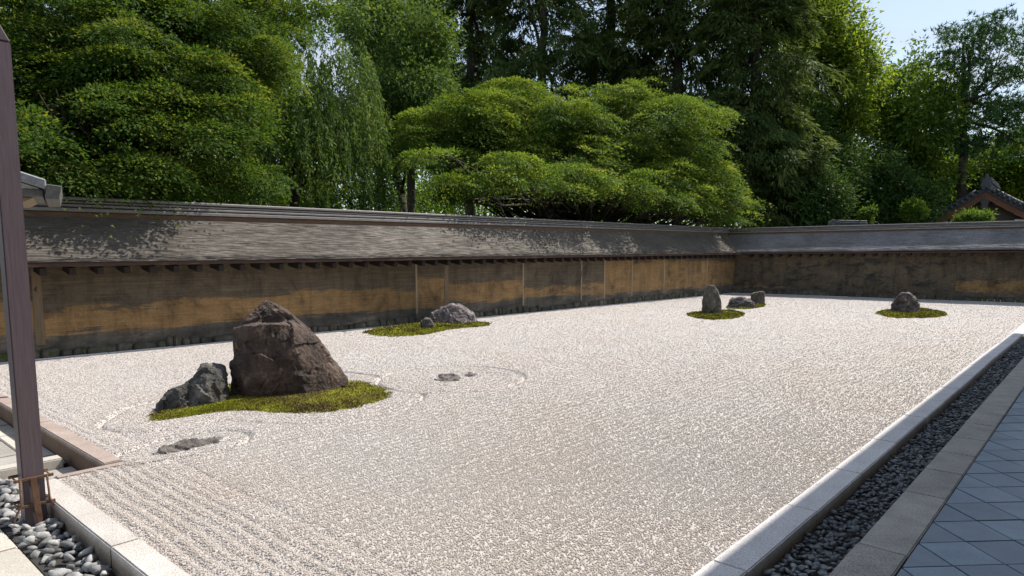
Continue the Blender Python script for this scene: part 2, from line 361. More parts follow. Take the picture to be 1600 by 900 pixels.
LF = {
 'maple':   leaf_mat('maple_leaf', (.034, .082, .018), (.080, .145, .028), (.21, .235, .050), .48),
 'maple2':  leaf_mat('maple_dome_leaf', (.056, .116, .026), (.125, .205, .040), (.28, .325, .075), .48),
 'cherry':  leaf_mat('cherry_leaf', (.048, .100, .030), (.096, .165, .046), (.19, .25, .095), .45),
 'broad':   leaf_mat('broad_leaf', (.050, .110, .022), (.110, .190, .036), (.20, .27, .06), .55),
 'gold':    leaf_mat('gold_leaf', (.075, .150, .024), (.165, .250, .040), (.30, .34, .065), .58),
 'conifer': leaf_mat('conifer_leaf', (.052, .092, .032), (.098, .148, .048), (.17, .215, .078), .38),
 'pine':    leaf_mat('pine_needle', (.028, .070, .030), (.052, .118, .048), (.095, .168, .064), .3),
 'fresh':   leaf_mat('fresh_leaf', (.070, .130, .014), (.120, .200, .020), (.190, .270, .030), .46),
 'shrub':   leaf_mat('shrub_leaf', (.026, .062, .018), (.050, .100, .028), (.10, .155, .045), .32),
}
# ------------------------------------------------------------------ ground
gm = mesh_np('ground', [(-900, -900, -.3), (900, -900, -.3), (900, 900, -.3), (-900, 900, -.3)], [[0, 1, 2, 3]])
setp(link('ground', gm, M['earth']), 'dark mossy earth round the garden and under the trees', kind='structure')

# ------------------------------------------------------------------ frames of the two walls
A = np.array([-11.96, 2.32]); B = np.array([-11.13, 25.72]); DE = np.array([-2.08, 26.65])
d1 = (B - A) / np.linalg.norm(B - A); n1 = np.array([d1[1], -d1[0]])          # n1, n2 point into the garden
d2 = (DE - B) / np.linalg.norm(DE - B); n2 = np.array([d2[1], -d2[0]])
FACE = -.12; EAVE = .38; RIDGE = -.75; RIDGE_FOOT = -.61
L1 = float(np.linalg.norm(B - A))
def W1(s, off, z): p = A + d1 * s + n1 * off; return (p[0], p[1], z)
def W2(s, off, z): p = B + d2 * s + n2 * off; return (p[0], p[1], z)
def cross_s(off1, off2):                 # where offset line 1 meets offset line 2: (s1, s2)
    P = A + n1 * off1; Q = B + n2 * off2
    t = np.linalg.solve(np.array([d1, -d2]).T, Q - P); return float(t[0]), float(t[1])

# ------------------------------------------------------------------ gravel
MOSS_PX = {
 'a': [(228, 656), (250, 640), (300, 630), (350, 612), (372, 590), (450, 582), (540, 592), (585, 600), (612, 613), (602, 625), (560, 638), (490, 648), (430, 645), (370, 641), (330, 645), (280, 653), (245, 658)],
 'b': [(563, 519), (600, 512), (650, 506), (690, 498), (745, 502), (772, 507), (750, 511), (712, 513), (690, 518), (660, 524), (620, 527), (585, 525)],
 'c': [(1069, 492), (1085, 488), (1130, 485), (1155, 487), (1167, 492), (1150, 498), (1110, 500), (1085, 497)],
 'd': [(1131, 482), (1142, 477), (1165, 472), (1192, 472), (1198, 479), (1180, 482), (1158, 484)],
 'e': [(1364, 489), (1390, 484), (1440, 482), (1470, 487), (1483, 491), (1470, 496), (1430, 498), (1390, 497)],
}
MOSS = {k: np.array([at(x, y)[:2] for x, y in v]) for k, v in MOSS_PX.items()}
RINGS = [np.array([[math.cos(t), math.sin(t)] for t in np.linspace(0, 2 * math.pi, 24, endpoint=False)]) * [.30, .36] + at(706, 591)[:2],
         np.array([at(x, y)[:2] for x, y in [(232, 712), (285, 692), (345, 683), (340, 690), (300, 700)]])]
def poly_dist(P, poly):
    best = np.full(len(P), 1e9); inside = np.zeros(len(P), bool)
    for a, b in zip(poly, np.roll(poly, -1, axis=0)):
        e = b - a; t = np.clip(((P - a) @ e) / max(e @ e, 1e-9), 0, 1)
        best = np.minimum(best, np.hypot(*(P - a - t[:, None] * e).T))
        c = ((a[1] > P[:, 1]) != (b[1] > P[:, 1])) & (P[:, 0] < (b[0] - a[0]) * (P[:, 1] - a[1]) / (b[1] - a[1] + 1e-12) + a[0])
        inside ^= c
    return np.where(inside, -best, best)
def gravel_height(P):
    x, y = P[:, 0], P[:, 1]
    wob = fbm(np.c_[P * 1.3, 0 * x], 3, 2) * .05
    rows = np.sin((x + wob) * 2 * math.pi / .085) * .0030          # raked lengthwise
    near = np.sin((y + wob) * 2 * math.pi / .085) * .0066          # two raked lanes across the near end
    k = np.clip((2.02 - y + wob * 2) / .12, 0, 1); h = rows * (1 - k) + near * k
    h -= .012 * np.exp(-((y + wob - 2.06) / .03) ** 2)
    for poly, wid in [(MOSS['a'], .40), (MOSS['b'], .40), (MOSS['c'], .45), (MOSS['d'], .4), (MOSS['e'], .45), (RINGS[0], .62), (RINGS[1], .25)]:
        lo, hi = poly.min(0) - 1.2, poly.max(0) + 1.2
        sel = np.nonzero((x > lo[0]) & (x < hi[0]) & (y > lo[1]) & (y < hi[1]))[0]
        d = poly_dist(P[sel], poly) + wob[sel] * .3
        k = np.clip((wid - d) / .03, 0, 1)
        ring = np.sin(d * 2 * math.pi / .085) * .003
        h[sel] = h[sel] * (1 - k) + ring * k + .004 * np.exp(-((d - wid - .03) / .028) ** 2) - .048 * np.exp(-((d - wid + .02) / .023) ** 2)
    h += fbm(np.c_[P * 2.2, 0 * x], 9, 3) * .010
    return h
def grid_mesh(name, xs, ys, smooth=True):
    X, Y = np.meshgrid(xs, ys, indexing='ij'); P = np.c_[X.ravel(), Y.ravel()]
    edge = lambda y: A[0] + (B[0] - A[0]) * (y - A[1]) / (B[1] - A[1]) + .0      # the wall side runs slightly aslant
    t = (P[:, 0] - xs[0]) / (xs[-1] - xs[0]); P[:, 0] = (edge(P[:, 1]) + .02) * (1 - t) + xs[-1] * t
    yfar = B[1] + (P[:, 0] - B[0]) * (d2[1] / d2[0])
    P[:, 1] = np.minimum(P[:, 1], yfar - .02)
    # the near edge steps at the corner of the paved path
    P[:, 1] = np.where(P[:, 0] < -5.50, np.maximum(P[:, 1], 1.76), P[:, 1])
    z = gravel_height(P)
    nx, ny = len(xs), len(ys); i = np.arange(nx * ny).reshape(nx, ny)
    f = np.stack([i[:-1, :-1], i[1:, :-1], i[1:, 1:], i[:-1, 1:]], -1).reshape(-1, 4)
    return mesh_np(name, np.c_[P, z], f, smooth), P
xs = np.linspace(-11.9, -1.43, 430); ys = np.r_[np.linspace(1.31, 7.5, 270), np.linspace(7.53, 27., 220)]
gme, _ = grid_mesh('gravel_field', xs, ys)
gravel = setp(link('gravel_field', gme, M['gravel']), 'pale raked gravel filling the walled garden', kind='structure')

def scatter_grains():
    pts = []
    def lay(x0, x1, y0, y1, dens):
        n = int((x1 - x0) * (y1 - y0) * dens); return np.c_[RNG.uniform(x0, x1, n), RNG.uniform(y0, y1, n)]
    P = np.r_[lay(-12, -1.43, 1.3, 27, 9500)]
    D = np.hypot(P[:, 0], P[:, 1])
    keep = RNG.random(len(P)) < np.clip((5.0 / D) ** 2.3, .05, 1)
    P = P[keep]; D = D[keep]
    ex = A[0] + (B[0] - A[0]) * (P[:, 1] - A[1]) / (B[1] - A[1])
    ok = (P[:, 0] > ex + .02) & (P[:, 1] < B[1] + (P[:, 0] - B[0]) * (d2[1] / d2[0]) - .03) & ~((P[:, 0] < -5.5) & (P[:, 1] < 1.77))
    for m in MOSS.values(): ok &= poly_dist(P, m) > -.02
    P = P[ok]; z = gravel_height(P) + .0015
    sc_ = RNG.uniform(.0042, .0072, len(P)) * (1 + .018 * np.clip(np.hypot(P[:, 0], P[:, 1]) - 6, 0, 14))
    me = bpy.data.meshes.new('gravel'); me.vertices.add(len(P)); me.vertices.foreach_set('co', np.c_[P, z].astype(np.float32).ravel())
    a = me.attributes.new('size', 'FLOAT', 'POINT'); a.data.foreach_set('value', sc_.astype(np.float32))
    o = link('gravel', me, None, gravel); o['kind'] = 'stuff'
    ng = bpy.data.node_groups.new('grains', 'GeometryNodeTree')
    ng.interface.new_socket('Geometry', in_out='INPUT', socket_type='NodeSocketGeometry'); ng.interface.new_socket('Geometry', in_out='OUTPUT', socket_type='NodeSocketGeometry')
    gi = ng.nodes.new('NodeGroupInput'); go = ng.nodes.new('NodeGroupOutput')
    ico = ng.nodes.new('GeometryNodeMeshIcoSphere'); ico.inputs['Radius'].default_value = 1; ico.inputs['Subdivisions'].default_value = 1
    sm = ng.nodes.new('GeometryNodeSetMaterial'); sm.inputs['Material'].default_value = M['grain']
    ins = ng.nodes.new('GeometryNodeInstanceOnPoints')
    rr = ng.nodes.new('FunctionNodeRandomValue'); rr.data_type = 'FLOAT_VECTOR'; rr.inputs[1].default_value = (6.28, 6.28, 6.28)
    rs = ng.nodes.new('FunctionNodeRandomValue'); rs.data_type = 'FLOAT_VECTOR'; rs.inputs[0].default_value = (.75, .6, .5); rs.inputs[1].default_value = (1.35, 1.05, .9); rs.inputs['Seed'].default_value = 5
    na = ng.nodes.new('GeometryNodeInputNamedAttribute'); na.data_type = 'FLOAT'; na.inputs['Name'].default_value = 'size'
    vm = ng.nodes.new('ShaderNodeVectorMath'); vm.operation = 'SCALE'
    l = ng.links.new
    l(gi.outputs[0], ins.inputs['Points']); l(ico.outputs[0], sm.inputs[0]); l(sm.outputs[0], ins.inputs['Instance'])
    l(rr.outputs[0], ins.inputs['Rotation']); l(rs.outputs[0], vm.inputs[0]); l(na.outputs[0], vm.inputs['Scale']); l(vm.outputs[0], ins.inputs['Scale']); l(ins.outputs[0], go.inputs[0])
    md = o.modifiers.new('grains', 'NODES'); md.node_group = ng
    return len(P)
NGRAIN = scatter_grains()

# ------------------------------------------------------------------ kerbs, each stone a part
def stones_along(parent, name, m, cuts, place, width, h0, h1, bevel=.008, seg=2, jit=.004):
    """stones between consecutive cuts along a line; place(s, w) -> (x, y), w in 0..width"""
    for a, b in zip(cuts[:-1], cuts[1:]):
        g = .003; dz = random.uniform(-jit, jit); dw = random.uniform(-jit, jit)
        c = [place(a + g, 0 + dw), place(b - g, 0 + dw), place(b - g, width + dw), place(a + g, width + dw)]
        cx = sum(p[0] for p in c) / 4; cy = sum(p[1] for p in c) / 4
        q = [(p[0] - cx, p[1] - cy) for p in c]
        MB().hexa([(x, y, h0) for x, y in q], [(x, y, h1 + dz) for x, y in q]).build(name, m, parent, bevel=bevel, seg=seg, loc=(cx, cy, 0))
k = empty('garden_kerb', 'granite kerb of long pale stones edging the raked gravel', kind='structure')
cuts = [1.15, 2.15, 3.2, 4.26, 5.23, 6.3, 7.44, 8.4, 9.3, 10.4, 11.44, 12.5, 13.6, 14.6, 15.7, 16.8, 17.9, 19, 20.1, 21.2, 22.3, 23.4, 24.5, 25.6, 26.5]
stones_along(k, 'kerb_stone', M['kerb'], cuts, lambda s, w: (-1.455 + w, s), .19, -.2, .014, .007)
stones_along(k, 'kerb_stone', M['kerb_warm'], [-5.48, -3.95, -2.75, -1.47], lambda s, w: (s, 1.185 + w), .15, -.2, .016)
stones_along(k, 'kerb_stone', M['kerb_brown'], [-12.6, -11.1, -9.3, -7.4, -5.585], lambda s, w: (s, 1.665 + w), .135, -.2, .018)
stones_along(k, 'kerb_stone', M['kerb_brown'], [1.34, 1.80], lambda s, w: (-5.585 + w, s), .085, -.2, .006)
cuts = np.linspace(-.6, cross_s(0, 0)[0], 25)
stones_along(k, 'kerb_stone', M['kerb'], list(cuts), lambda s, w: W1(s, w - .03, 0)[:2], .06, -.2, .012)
cuts = np.linspace(cross_s(0, 0)[1], 12.2, 13)
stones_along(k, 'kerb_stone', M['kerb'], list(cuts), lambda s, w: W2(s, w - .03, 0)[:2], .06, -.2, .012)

# ------------------------------------------------------------------ pebbles
def pebble_mesh(seed, n=2):
    """a water-worn but angular stone: hull of a few points on a flattened ellipsoid, edges taken off"""
    r = random.Random(seed); bm = bmesh.new(); sy, sz = r.uniform(.58, .85), r.uniform(.26, .38) if n == 1 else r.uniform(.42, .62)
    for _ in range(26 if n == 2 else 18):
        q = Vector((r.gauss(0, 1), r.gauss(0, 1), r.gauss(0, 1))).normalized() * r.uniform(.85, 1.08); bm.verts.new((q.x, q.y * sy, q.z * sz))
    bmesh.ops.convex_hull(bm, input=list(bm.verts))
    bmesh.ops.delete(bm, geom=[v for v in bm.verts if not v.link_faces], context='VERTS')
    bmesh.ops.triangulate(bm, faces=list(bm.faces))
    for _ in range(2): bmesh.ops.smooth_vert(bm, verts=list(bm.verts), factor=.22, use_axis_x=True, use_axis_y=True, use_axis_z=True)
    me = bpy.data.meshes.new('pebble'); bm.to_mesh(me); bm.free()
    for p in me.polygons: p.use_smooth = True
    return me
def pebble_bed(name, label, m, x0, x1, y0, y1, top, size, seedbase, count, keep=300):
    root = MB().box(x0, x1, y0, y1, -.28, top - size * .55).build(name, M['soil']); setp(root, label, kind='structure')
    protos = [pebble_mesh(seedbase + i, 2 if size > .04 else 1) for i in range(7)]
    for p in protos: p.materials.append(m)
    pos = []
    for _ in range(count * 3):               # loose packing: reject near neighbours
        p = (random.uniform(x0 + size * .5, x1 - size * .5), random.uniform(y0 + size * .5, y1 - size * .5)); pos.append(p)
    pos = np.array(pos); cell = {}; out = []
    mind = size * (.88 if size > .04 else .70)
    for p in pos:
        c = (int(p[0] // mind), int(p[1] // mind))
        if any((q[0] - p[0]) ** 2 + (q[1] - p[1]) ** 2 < mind ** 2 for i in (-1, 0, 1) for j in (-1, 0, 1) for q in cell.get((c[0] + i, c[1] + j), ())): continue
        cell.setdefault(c, []).append(p); out.append(p)
    out.sort(key=lambda p: p[0] ** 2 + p[1] ** 2)
    sv, sf, n0 = [], [], 0
    for i, p in enumerate(out):
        s = size * random.uniform(.62, 1.25); me = random.choice(protos)
        rot = Matrix.Rotation(random.uniform(0, 6.28), 4, 'Z') @ Matrix.Rotation(random.gauss(0, .42), 4, 'X') @ Matrix.Rotation(random.gauss(0, .3), 4, 'Y')
        z = top + random.uniform(-.5, .42) * size
        if i < keep:
            o = link('pebble', me, None, root); o.matrix_local = Matrix.Translation((p[0], p[1], z)) @ rot @ Matrix.Scale(s, 4)
        else:
            co = np.empty(len(me.vertices) * 3, np.float32); me.vertices.foreach_get('co', co); co = co.reshape(-1, 3)
            mt = np.array(rot)[:3, :3] * s; sv.append(co @ mt.T + [p[0], p[1], z])
            fi = np.empty(len(me.polygons) * 3, np.int32); me.loops.foreach_get('vertex_index', fi); sf.append(fi.reshape(-1, 3) + n0); n0 += len(co)
    if sv:
        o = link('pebbles', mesh_np('pebbles', np.concatenate(sv), np.concatenate(sf), True), m, root); o['kind'] = 'stuff'
    return root
pebble_bed('pebble_bed', 'bed of large loose grey pebbles round the foot of the square post', M['pebble'], -6.15, -2.0, .93, 1.182, -.095, .047, 20, 520)
pebble_bed('pebble_trench', 'rain trench of dark pebbles between the pale kerb and the granite strip', M['pebble_dark'], -1.262, -.965, 2.2, 19., -.066, .036, 40, 4200)

# ------------------------------------------------------------------ granite strip and diamond tiles beside the hall
k = empty('granite_strip', 'strip of speckled granite blocks between pebble trench and tiled floor', kind='structure')
stones_along(k, 'granite_block', M['granite'], [1.6, 2.7, 3.96, 5.07, 5.72, 6.3, 6.9, 7.54, 8.6, 9.73, 10.8, 11.9, 13, 14.1, 15.2, 16.3, 17.4, 18.5, 19.5], lambda s, w: (-.96 + w, s), .245, -.2, .0, .007, 2, .003)
tf = MB().box(-.712, 1.35, -6, 21, -.25, -.022).build('tiled_floor', M['mortar']); setp(tf, 'floor of dark blue grey square tiles laid diagonally', kind='structure')
def clip(poly, x0):
    out = []
    for (a, b) in zip(poly, poly[1:] + poly[:1]):
        if a[0] >= x0: out.append(a)
        if (a[0] >= x0) != (b[0] >= x0):
            t = (x0 - a[0]) / (b[0] - a[0]); out.append((x0, a[1] + t * (b[1] - a[1])))
    return out
hd = .197; g = .0055; rest = MB(); base_me = None
for i in range(-2, 12):
    for j in range(-10, 110):
        cx = -.71 + i * hd; cy = 4.0 - .0 + (j - 20) * hd * 1.0
        if (i + j) % 2: continue
        q = [(-hd + g, 0), (0, -hd + g), (hd - g, 0), (0, hd - g)]
        p = clip([(cx + x, cy + y) for x, y in q], -.708)
        if len(p) < 3 or cx > 1.2: continue
        if 1.8 < cy < 9.5 and cx < .35:
            dz = random.uniform(-.0015, .0015)
            lp = [(x - cx, y - cy) for x, y in p]
            o = MB().prism(lp, -.025, -.004 + dz).build('floor_tile', M['tile'], tf, bevel=.0025, loc=(cx, cy, 0))
            o.rotation_euler = (random.gauss(0, .002), random.gauss(0, .002), 0)
        else: rest.prism(p, -.025, -.005)
o = rest.build('floor_tiles', M['tile'], tf); o['kind'] = 'stuff'

# ------------------------------------------------------------------ paved path in the corner by the post
pp = MB().box(-13.5, -6.48, -1.5, 1.66, -.29, -.165).build('paved_path', M['mortar']); setp(pp, 'sunlit path of grey paving stones beside the brown kerb', kind='structure')
def slab(x0, x1, y0, y1, z1, name, m, parent, bev=.006, z0=-.27):
    cx, cy = (x0 + x1) / 2, (y0 + y1) / 2
    return MB().box(x0 - cx, x1 - cx, y0 - cy, y1 - cy, z0, z1).build(name, m, parent, bevel=bev, seg=2, loc=(cx, cy, 0))
slabz = lambda: -.15 + random.uniform(-.004, .004)
for xa in np.arange(-12.5, -6.55, .52):
    slab(xa + .004, min(xa + .516, -6.484), 1.535, 1.655, slabz(), 'paving_stone', M['paving'], pp)
for i, xa in enumerate(np.arange(-12.4, -6.6, 1.15)):
    slab(xa + .004, min(xa + 1.146, -6.484), 1.455, 1.527, -.140, 'border_stone', M['slab'], pp)
for r in range(5):
    y1 = 1.447 - r * .30; off = (r % 2) * .3
    for xa in np.arange(-12.6 + off, -6.55, .62):
        if xa + .1 < -6.484: slab(xa + .004, min(xa + .614, -6.484), y1 - .294, y1, slabz(), 'paving_stone', M['paving'], pp)
slab(-6.476, -6.34, .98, 1.60, -.075, 'step_stone', M['slab'], pp, .01)
slab(-6.476, -6.34, .25, .97, -.078, 'step_stone', M['slab'], pp, .01)
slab(-6.33, -5.60, 1.20, 1.655, -.155, 'paving_stone', M['paving'], pp, .01)
slab(-6.33, -6.17, .95, 1.18, -.13, 'paving_stone', M['paving'], pp, .012)
k = empty('stone_walkway', 'cream stone slabs in the corner beside the pebble bed', kind='structure')
for xa, xb in [(-6.3, -5.47), (-5.46, -4.66), (-4.65, -3.8), (-3.79, -2.9), (-2.89, -2.0), (-1.99, -1.1)]:
    slab(xa, xb, .38, .918, -.105, 'paving_slab', M['slab'], k, .008)
    slab(xa + .2, xb + .193, -.2, .372, -.105, 'paving_slab', M['slab'], k, .008)
# ------------------------------------------------------------------ the two earthen walls
def lerp(a, b, t): return a + (b - a) * t
def wall_heights(which, t):              # eave, ridge foot, ridge top
    if which == 1: return lerp(1.395, 1.53, t), lerp(2.16, 2.30, t), lerp(2.475, 2.565, t)
    return lerp(1.53, 1.635, t), lerp(2.30, 2.36, t), lerp(2.552, 2.63, t)
def roof_profile(n):
    """t along the slope 0..1 from eave to ridge foot -> (t_off, t_height): flatter at the eave"""
    t = np.linspace(0, 1, n); f = np.linspace(0, 1, 400); k = np.clip((f - .2) / .16, 0, 1); s = .20 + 1.05 * k * k * (3 - 2 * k)
    h = np.cumsum(s); h = (h - h[0]) / (h[-1] - h[0]); return t, np.interp(t, f, h)
def build_wall(which, root, W, s0, s1, slen, posts, m_sh, colours, raft_s, eave_s1, pitch):
    def hz(s): return wall_heights(which, min(max(s / slen, -.2), 1.3))
    # panels between posts, with a faintly uneven face
    for i, (a, b) in enumerate(zip(posts[:-1], posts[1:])):
        n = max(2, int((b - a) / .16)); mz = 10; v = []; f = []
        for q in range(n + 1):
            s = lerp(a, b, q / n)
            for r in range(mz + 1):
                z = lerp(.08, hz(s)[0] + .05, r / mz)
                bulge = .018 * math.sin(math.pi * r / mz) + .016 * mnoise.noise((s * 1.1, z * 2.5, which * 9 + i))
                v.append(W(s, FACE + bulge, z))
        for q in range(n):
            for r in range(mz):
                o_ = q * (mz + 1) + r; f.append([o_, o_ + mz + 1, o_ + mz + 2, o_ + 1])
        nb = len(v)
        for s in (a, b): v += [W(s, FACE - .5, .08), W(s, FACE - .5, hz(s)[0] + .3)]
        v += [W(a, FACE, hz(a)[0] + .05), W(b, FACE, hz(b)[0] + .05)]
        f += [[nb, nb + 2, nb + 3, nb + 1], [nb + 4, nb + 5, nb + 3, nb + 1]]
        o = link('wall_panel', mesh_np('wall_panel', v, f, True), M['earthen'], root)
        c = colours[i % len(colours)]; o.color = (*c, 1)
    for s in (posts[1:-1] if which == 1 else []):
        z1 = hz(s)[0] + .04; wd = .05 if s not in WIDE else .13
        q = [W(s - wd / 2, FACE - .04, 0)[:2], W(s + wd / 2, FACE - .04, 0)[:2], W(s + wd / 2, FACE + .022, 0)[:2], W(s - wd / 2, FACE + .022, 0)[:2]]
        c = W(s, FACE, 0); q = [(x - c[0], y - c[1]) for x, y in q]
        MB().prism(q, .2, z1).build('wall_post', M['wallpost_wide' if s in WIDE else 'wallpost'], root, bevel=.006, loc=(c[0], c[1], 0))
    # footing stones
    s = s0
    while s < s1:
        L_ = random.uniform(.12, .42); hh = random.uniform(.10, .19); c = W(s + L_ / 2, FACE + .0, 0)
        q = [W(s + .006, FACE - .2, 0), W(s + L_ - .006, FACE - .2, 0), W(s + L_ - .006, FACE + random.uniform(.05, .085), 0), W(s + .006, FACE + random.uniform(.05, .085), 0)]
        q = [(p[0] - c[0], p[1] - c[1]) for p in q]
        MB().prism(q, -.28, hh - .005).build('footing_stone', M['footing'], root, bevel=.022, seg=2, loc=(c[0], c[1], 0))
        s += L_
    # roof: stepped courses of thin shingles on both slopes, one mesh
    nC = 46; ns = int((s1 - s0) / .35)
    t, hcurve = roof_profile(nC + 1)
    roof = empty_part('roof', root)
    for side in (1, -1):
        ns = int((s1 - s0) / (.16 if side > 0 else .6)); v = []; f = []; r = np.random.default_rng(which * 5 + side)
        for c in range(nC):
            for q in range(ns + 1):
                s = lerp(s0, s1, q / ns); e, rf, _ = hz(s)
                for (tt, hh, lift) in ((t[c], hcurve[c], .0105 + r.normal(0, .0022)), (t[c + 1], hcurve[c + 1], .0)):
                    off = lerp(EAVE, RIDGE_FOOT, tt) + (r.normal(0, .004) if lift else 0)
                    if side < 0: off = 2 * RIDGE - off
                    v.append(W(s, off, lerp(e + .045, rf, hh) + lift + .010 * mnoise.noise((s * .8, tt * 2.2, which * 3.)) * (1 - .5 * tt)))
            b = c * 2 * (ns + 1)
            for q in range(ns):
                f.append([b + 2 * q, b + 2 * q + 2, b + 2 * q + 3, b + 2 * q + 1])
                if c: f.append([b + 2 * q, b + 2 * q + 2, b - 2 * (ns + 1) + 2 * q + 3, b - 2 * (ns + 1) + 2 * q + 1])
        o = link('shingles', mesh_np('shingles', v, f), m_sh, roof); o['kind'] = 'stuff'
    # underside boards + eave board
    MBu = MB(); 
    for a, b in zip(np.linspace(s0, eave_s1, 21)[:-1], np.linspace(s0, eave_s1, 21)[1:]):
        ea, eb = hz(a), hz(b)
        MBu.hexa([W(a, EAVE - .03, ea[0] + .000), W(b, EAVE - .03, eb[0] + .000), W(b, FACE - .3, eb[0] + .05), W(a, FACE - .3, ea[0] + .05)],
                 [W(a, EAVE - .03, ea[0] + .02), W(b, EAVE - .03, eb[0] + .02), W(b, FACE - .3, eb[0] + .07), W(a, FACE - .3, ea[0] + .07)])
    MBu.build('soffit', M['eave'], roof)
    e0, e1 = hz(s0)[0], hz(eave_s1)[0]
    MB().hexa([W(s0, EAVE - .07, e0 - .012), W(eave_s1, EAVE - .07, e1 - .012), W(eave_s1, EAVE - .012, e1 - .012), W(s0, EAVE - .012, e0 - .012)],
              [W(s0, EAVE - .07, e0 + .052), W(eave_s1, EAVE - .07, e1 + .052), W(eave_s1, EAVE - .012, e1 + .042), W(s0, EAVE - .012, e0 + .042)]).build('eave_board', M['eave'], roof)
    # rafters
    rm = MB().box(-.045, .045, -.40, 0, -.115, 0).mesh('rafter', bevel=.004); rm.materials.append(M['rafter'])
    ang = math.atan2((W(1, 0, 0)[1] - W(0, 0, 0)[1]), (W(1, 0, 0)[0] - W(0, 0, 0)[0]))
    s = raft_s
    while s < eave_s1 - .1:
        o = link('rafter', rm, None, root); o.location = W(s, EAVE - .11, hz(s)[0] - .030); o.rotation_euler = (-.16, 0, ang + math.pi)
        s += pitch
    # ridge: beam, three stepped boards, cap
    def bar(name, m, off0, off1, za, zb, bev=.006, end=s1):
        fa = hz(s0); fb = hz(end)
        z = lambda q, k: lerp(q[1], q[2], k)
        MB().hexa([W(s0, off0, z(fa, za)), W(end, off0, z(fb, za)), W(end, off1, z(fb, za)), W(s0, off1, z(fa, za))],
                  [W(s0, off0, z(fa, zb)), W(end, off0, z(fb, zb)), W(end, off1, z(fb, zb)), W(s0, off1, z(fa, zb))]).build(name, m, root, bevel=bev)
    bar('ridge_beam', M['beam'], RIDGE - .14, RIDGE + .15, -.12, .22)
    for i, (w_, za, zb) in enumerate([(.185, .24, .42), (.170, .50, .62), (.155, .68, .78)]):
        bar('ridge_board', M['ridge'], RIDGE - w_, RIDGE + w_, za, zb)
        bar('ridge_core', M['ridge_dark'], RIDGE - w_ + .05, RIDGE + w_ - .05, zb + .004, zb + (.076 if i == 0 else .056), 0)
    bar('ridge_cap', M['ridge'], RIDGE - .165, RIDGE + .165, .84, 1.0, .012)
def empty_part(name, parent):
    o = bpy.data.objects.new(name, None); COL.objects.link(o); o.parent = parent; return o

sF = cross_s(FACE, FACE); sE = cross_s(EAVE, EAVE); sR = cross_s(RIDGE, RIDGE)
def s_of(px):                            # run along the first wall of a post seen at this column
    r = ray(px, 440); P0 = A + n1 * FACE; t = np.dot(P0, n1) / np.dot(r[:2], n1); return float(np.dot(r[:2] * t - A, d1))
P1 = [-1.6] + [s_of(x) for x in (56, 650, 697, 817, 908, 944, 987, 1037, 1104)] + [sF[0]]
WIDE = {P1[1], P1[3]}
root = empty('earthen_wall', 'long weathered ochre earthen wall with shingle roof behind the largest rock', 'wall', W1(12, FACE, 0))
root.location = (0, 0, 0)
cols1 = [(.95, .42, .15), (.76, .34, .12), (1.0, .34, .05), (.86, .38, .12), (.62, .40, .25), (.62, .36, .2), (1.45, .34, .05), (1.3, .34, .08), (1.25, .32, .2), (1.25, .34, .22)]
build_wall(1, root, W1, -1.6, sR[0] + .1, L1, P1, M['shingle'], cols1, -1.3, sE[0], .372)
root = empty('earthen_wall', 'blackened earthen wall with blue grey shingle roof across the end of the garden', 'wall')
P2 = [sF[1], 1.9, 4.5, 7.25, 9.6, 12.6, 16]
cols2 = [(.30, .25, .8), (.15, .25, 1.), (.0, .15, 1.), (.62, .30, .6), (.2, .3, 1), (.2, .3, 1)]
WIDE2 = set()
build_wall(2, root, W2, sR[1] - .1, 16., 9.1, P2, M['shingle_far'], cols2, sE[1] + .28, 16., .352)
# ------------------------------------------------------------------ rocks
def hull_mesh(hulls, vox):
    bm = bmesh.new()
    for pts in hulls:
        vs = [bm.verts.new(p) for p in pts]; bmesh.ops.convex_hull(bm, input=vs)
    loose = [v for v in bm.verts if not v.link_faces]; bmesh.ops.delete(bm, geom=loose, context='VERTS')
    me = bpy.data.meshes.new('t'); bm.to_mesh(me); bm.free()
    o = bpy.data.objects.new('t', me); COL.objects.link(o)
    md = o.modifiers.new('r', 'REMESH'); md.mode = 'VOXEL'; md.voxel_size = vox
    dg = bpy.context.evaluated_depsgraph_get(); ev = o.evaluated_get(dg); out = bpy.data.meshes.new_from_object(ev)
    bpy.data.objects.remove(o); bpy.data.meshes.remove(me); return out
def craggy(me, amp, freq, seed, flat=(1, 1, 1), cell=.0):
    """fractured stone: tilted facets that meet in steps, over them strata, pits and grain"""
    n = len(me.vertices); co = np.empty(n * 3, np.float32); no = np.empty(n * 3, np.float32)
    me.vertices.foreach_get('co', co); me.vertices.foreach_get('normal', no); co = co.reshape(-1, 3).astype(float); no = no.reshape(-1, 3)
    r = np.random.default_rng(seed); p = co * np.array(flat) * freq
    w_ = np.c_[fbm(p * .8, seed + 31, 2), fbm(p * .8, seed + 47, 2), fbm(p * .8, seed + 53, 2)]
    d = np.zeros(n)
    for K, a, wv in ((26, .85, .16), (110, .42, .08)):
        sd = co[r.integers(0, n, K)]; t = nrm(r.normal(size=(K, 3))); o = r.normal(0, .30, K)
        q = (co + w_ * wv / freq) * np.array(flat); e = ((q[:, None, :] - (sd * np.array(flat))[None]) ** 2).sum(-1)
        j = e.argmin(1); size = math.sqrt(np.median(e.min(1))) + 1e-6
        d += a * (np.clip(((co - sd[j]) * t[j]).sum(1) / (size * 2.6), -1.1, 1.1) * .62 + o[j] * .55)
    q = p + w_ * .9
    ridge = lambda k, s: 1 - np.abs(2 * vnoise(q * k, s) - 1)
    d += .20 * (ridge(1.9, seed + 1) - .6) + .20 * (ridge(4.1, seed + 2) - .6) + .15 * (ridge(9, seed + 3) - .6) + .09 * (vnoise(q * 21, seed + 4) - .5)
    co = co + no * (d * amp)[:, None]
    me.vertices.foreach_set('co', co.astype(np.float32).ravel()); me.update()
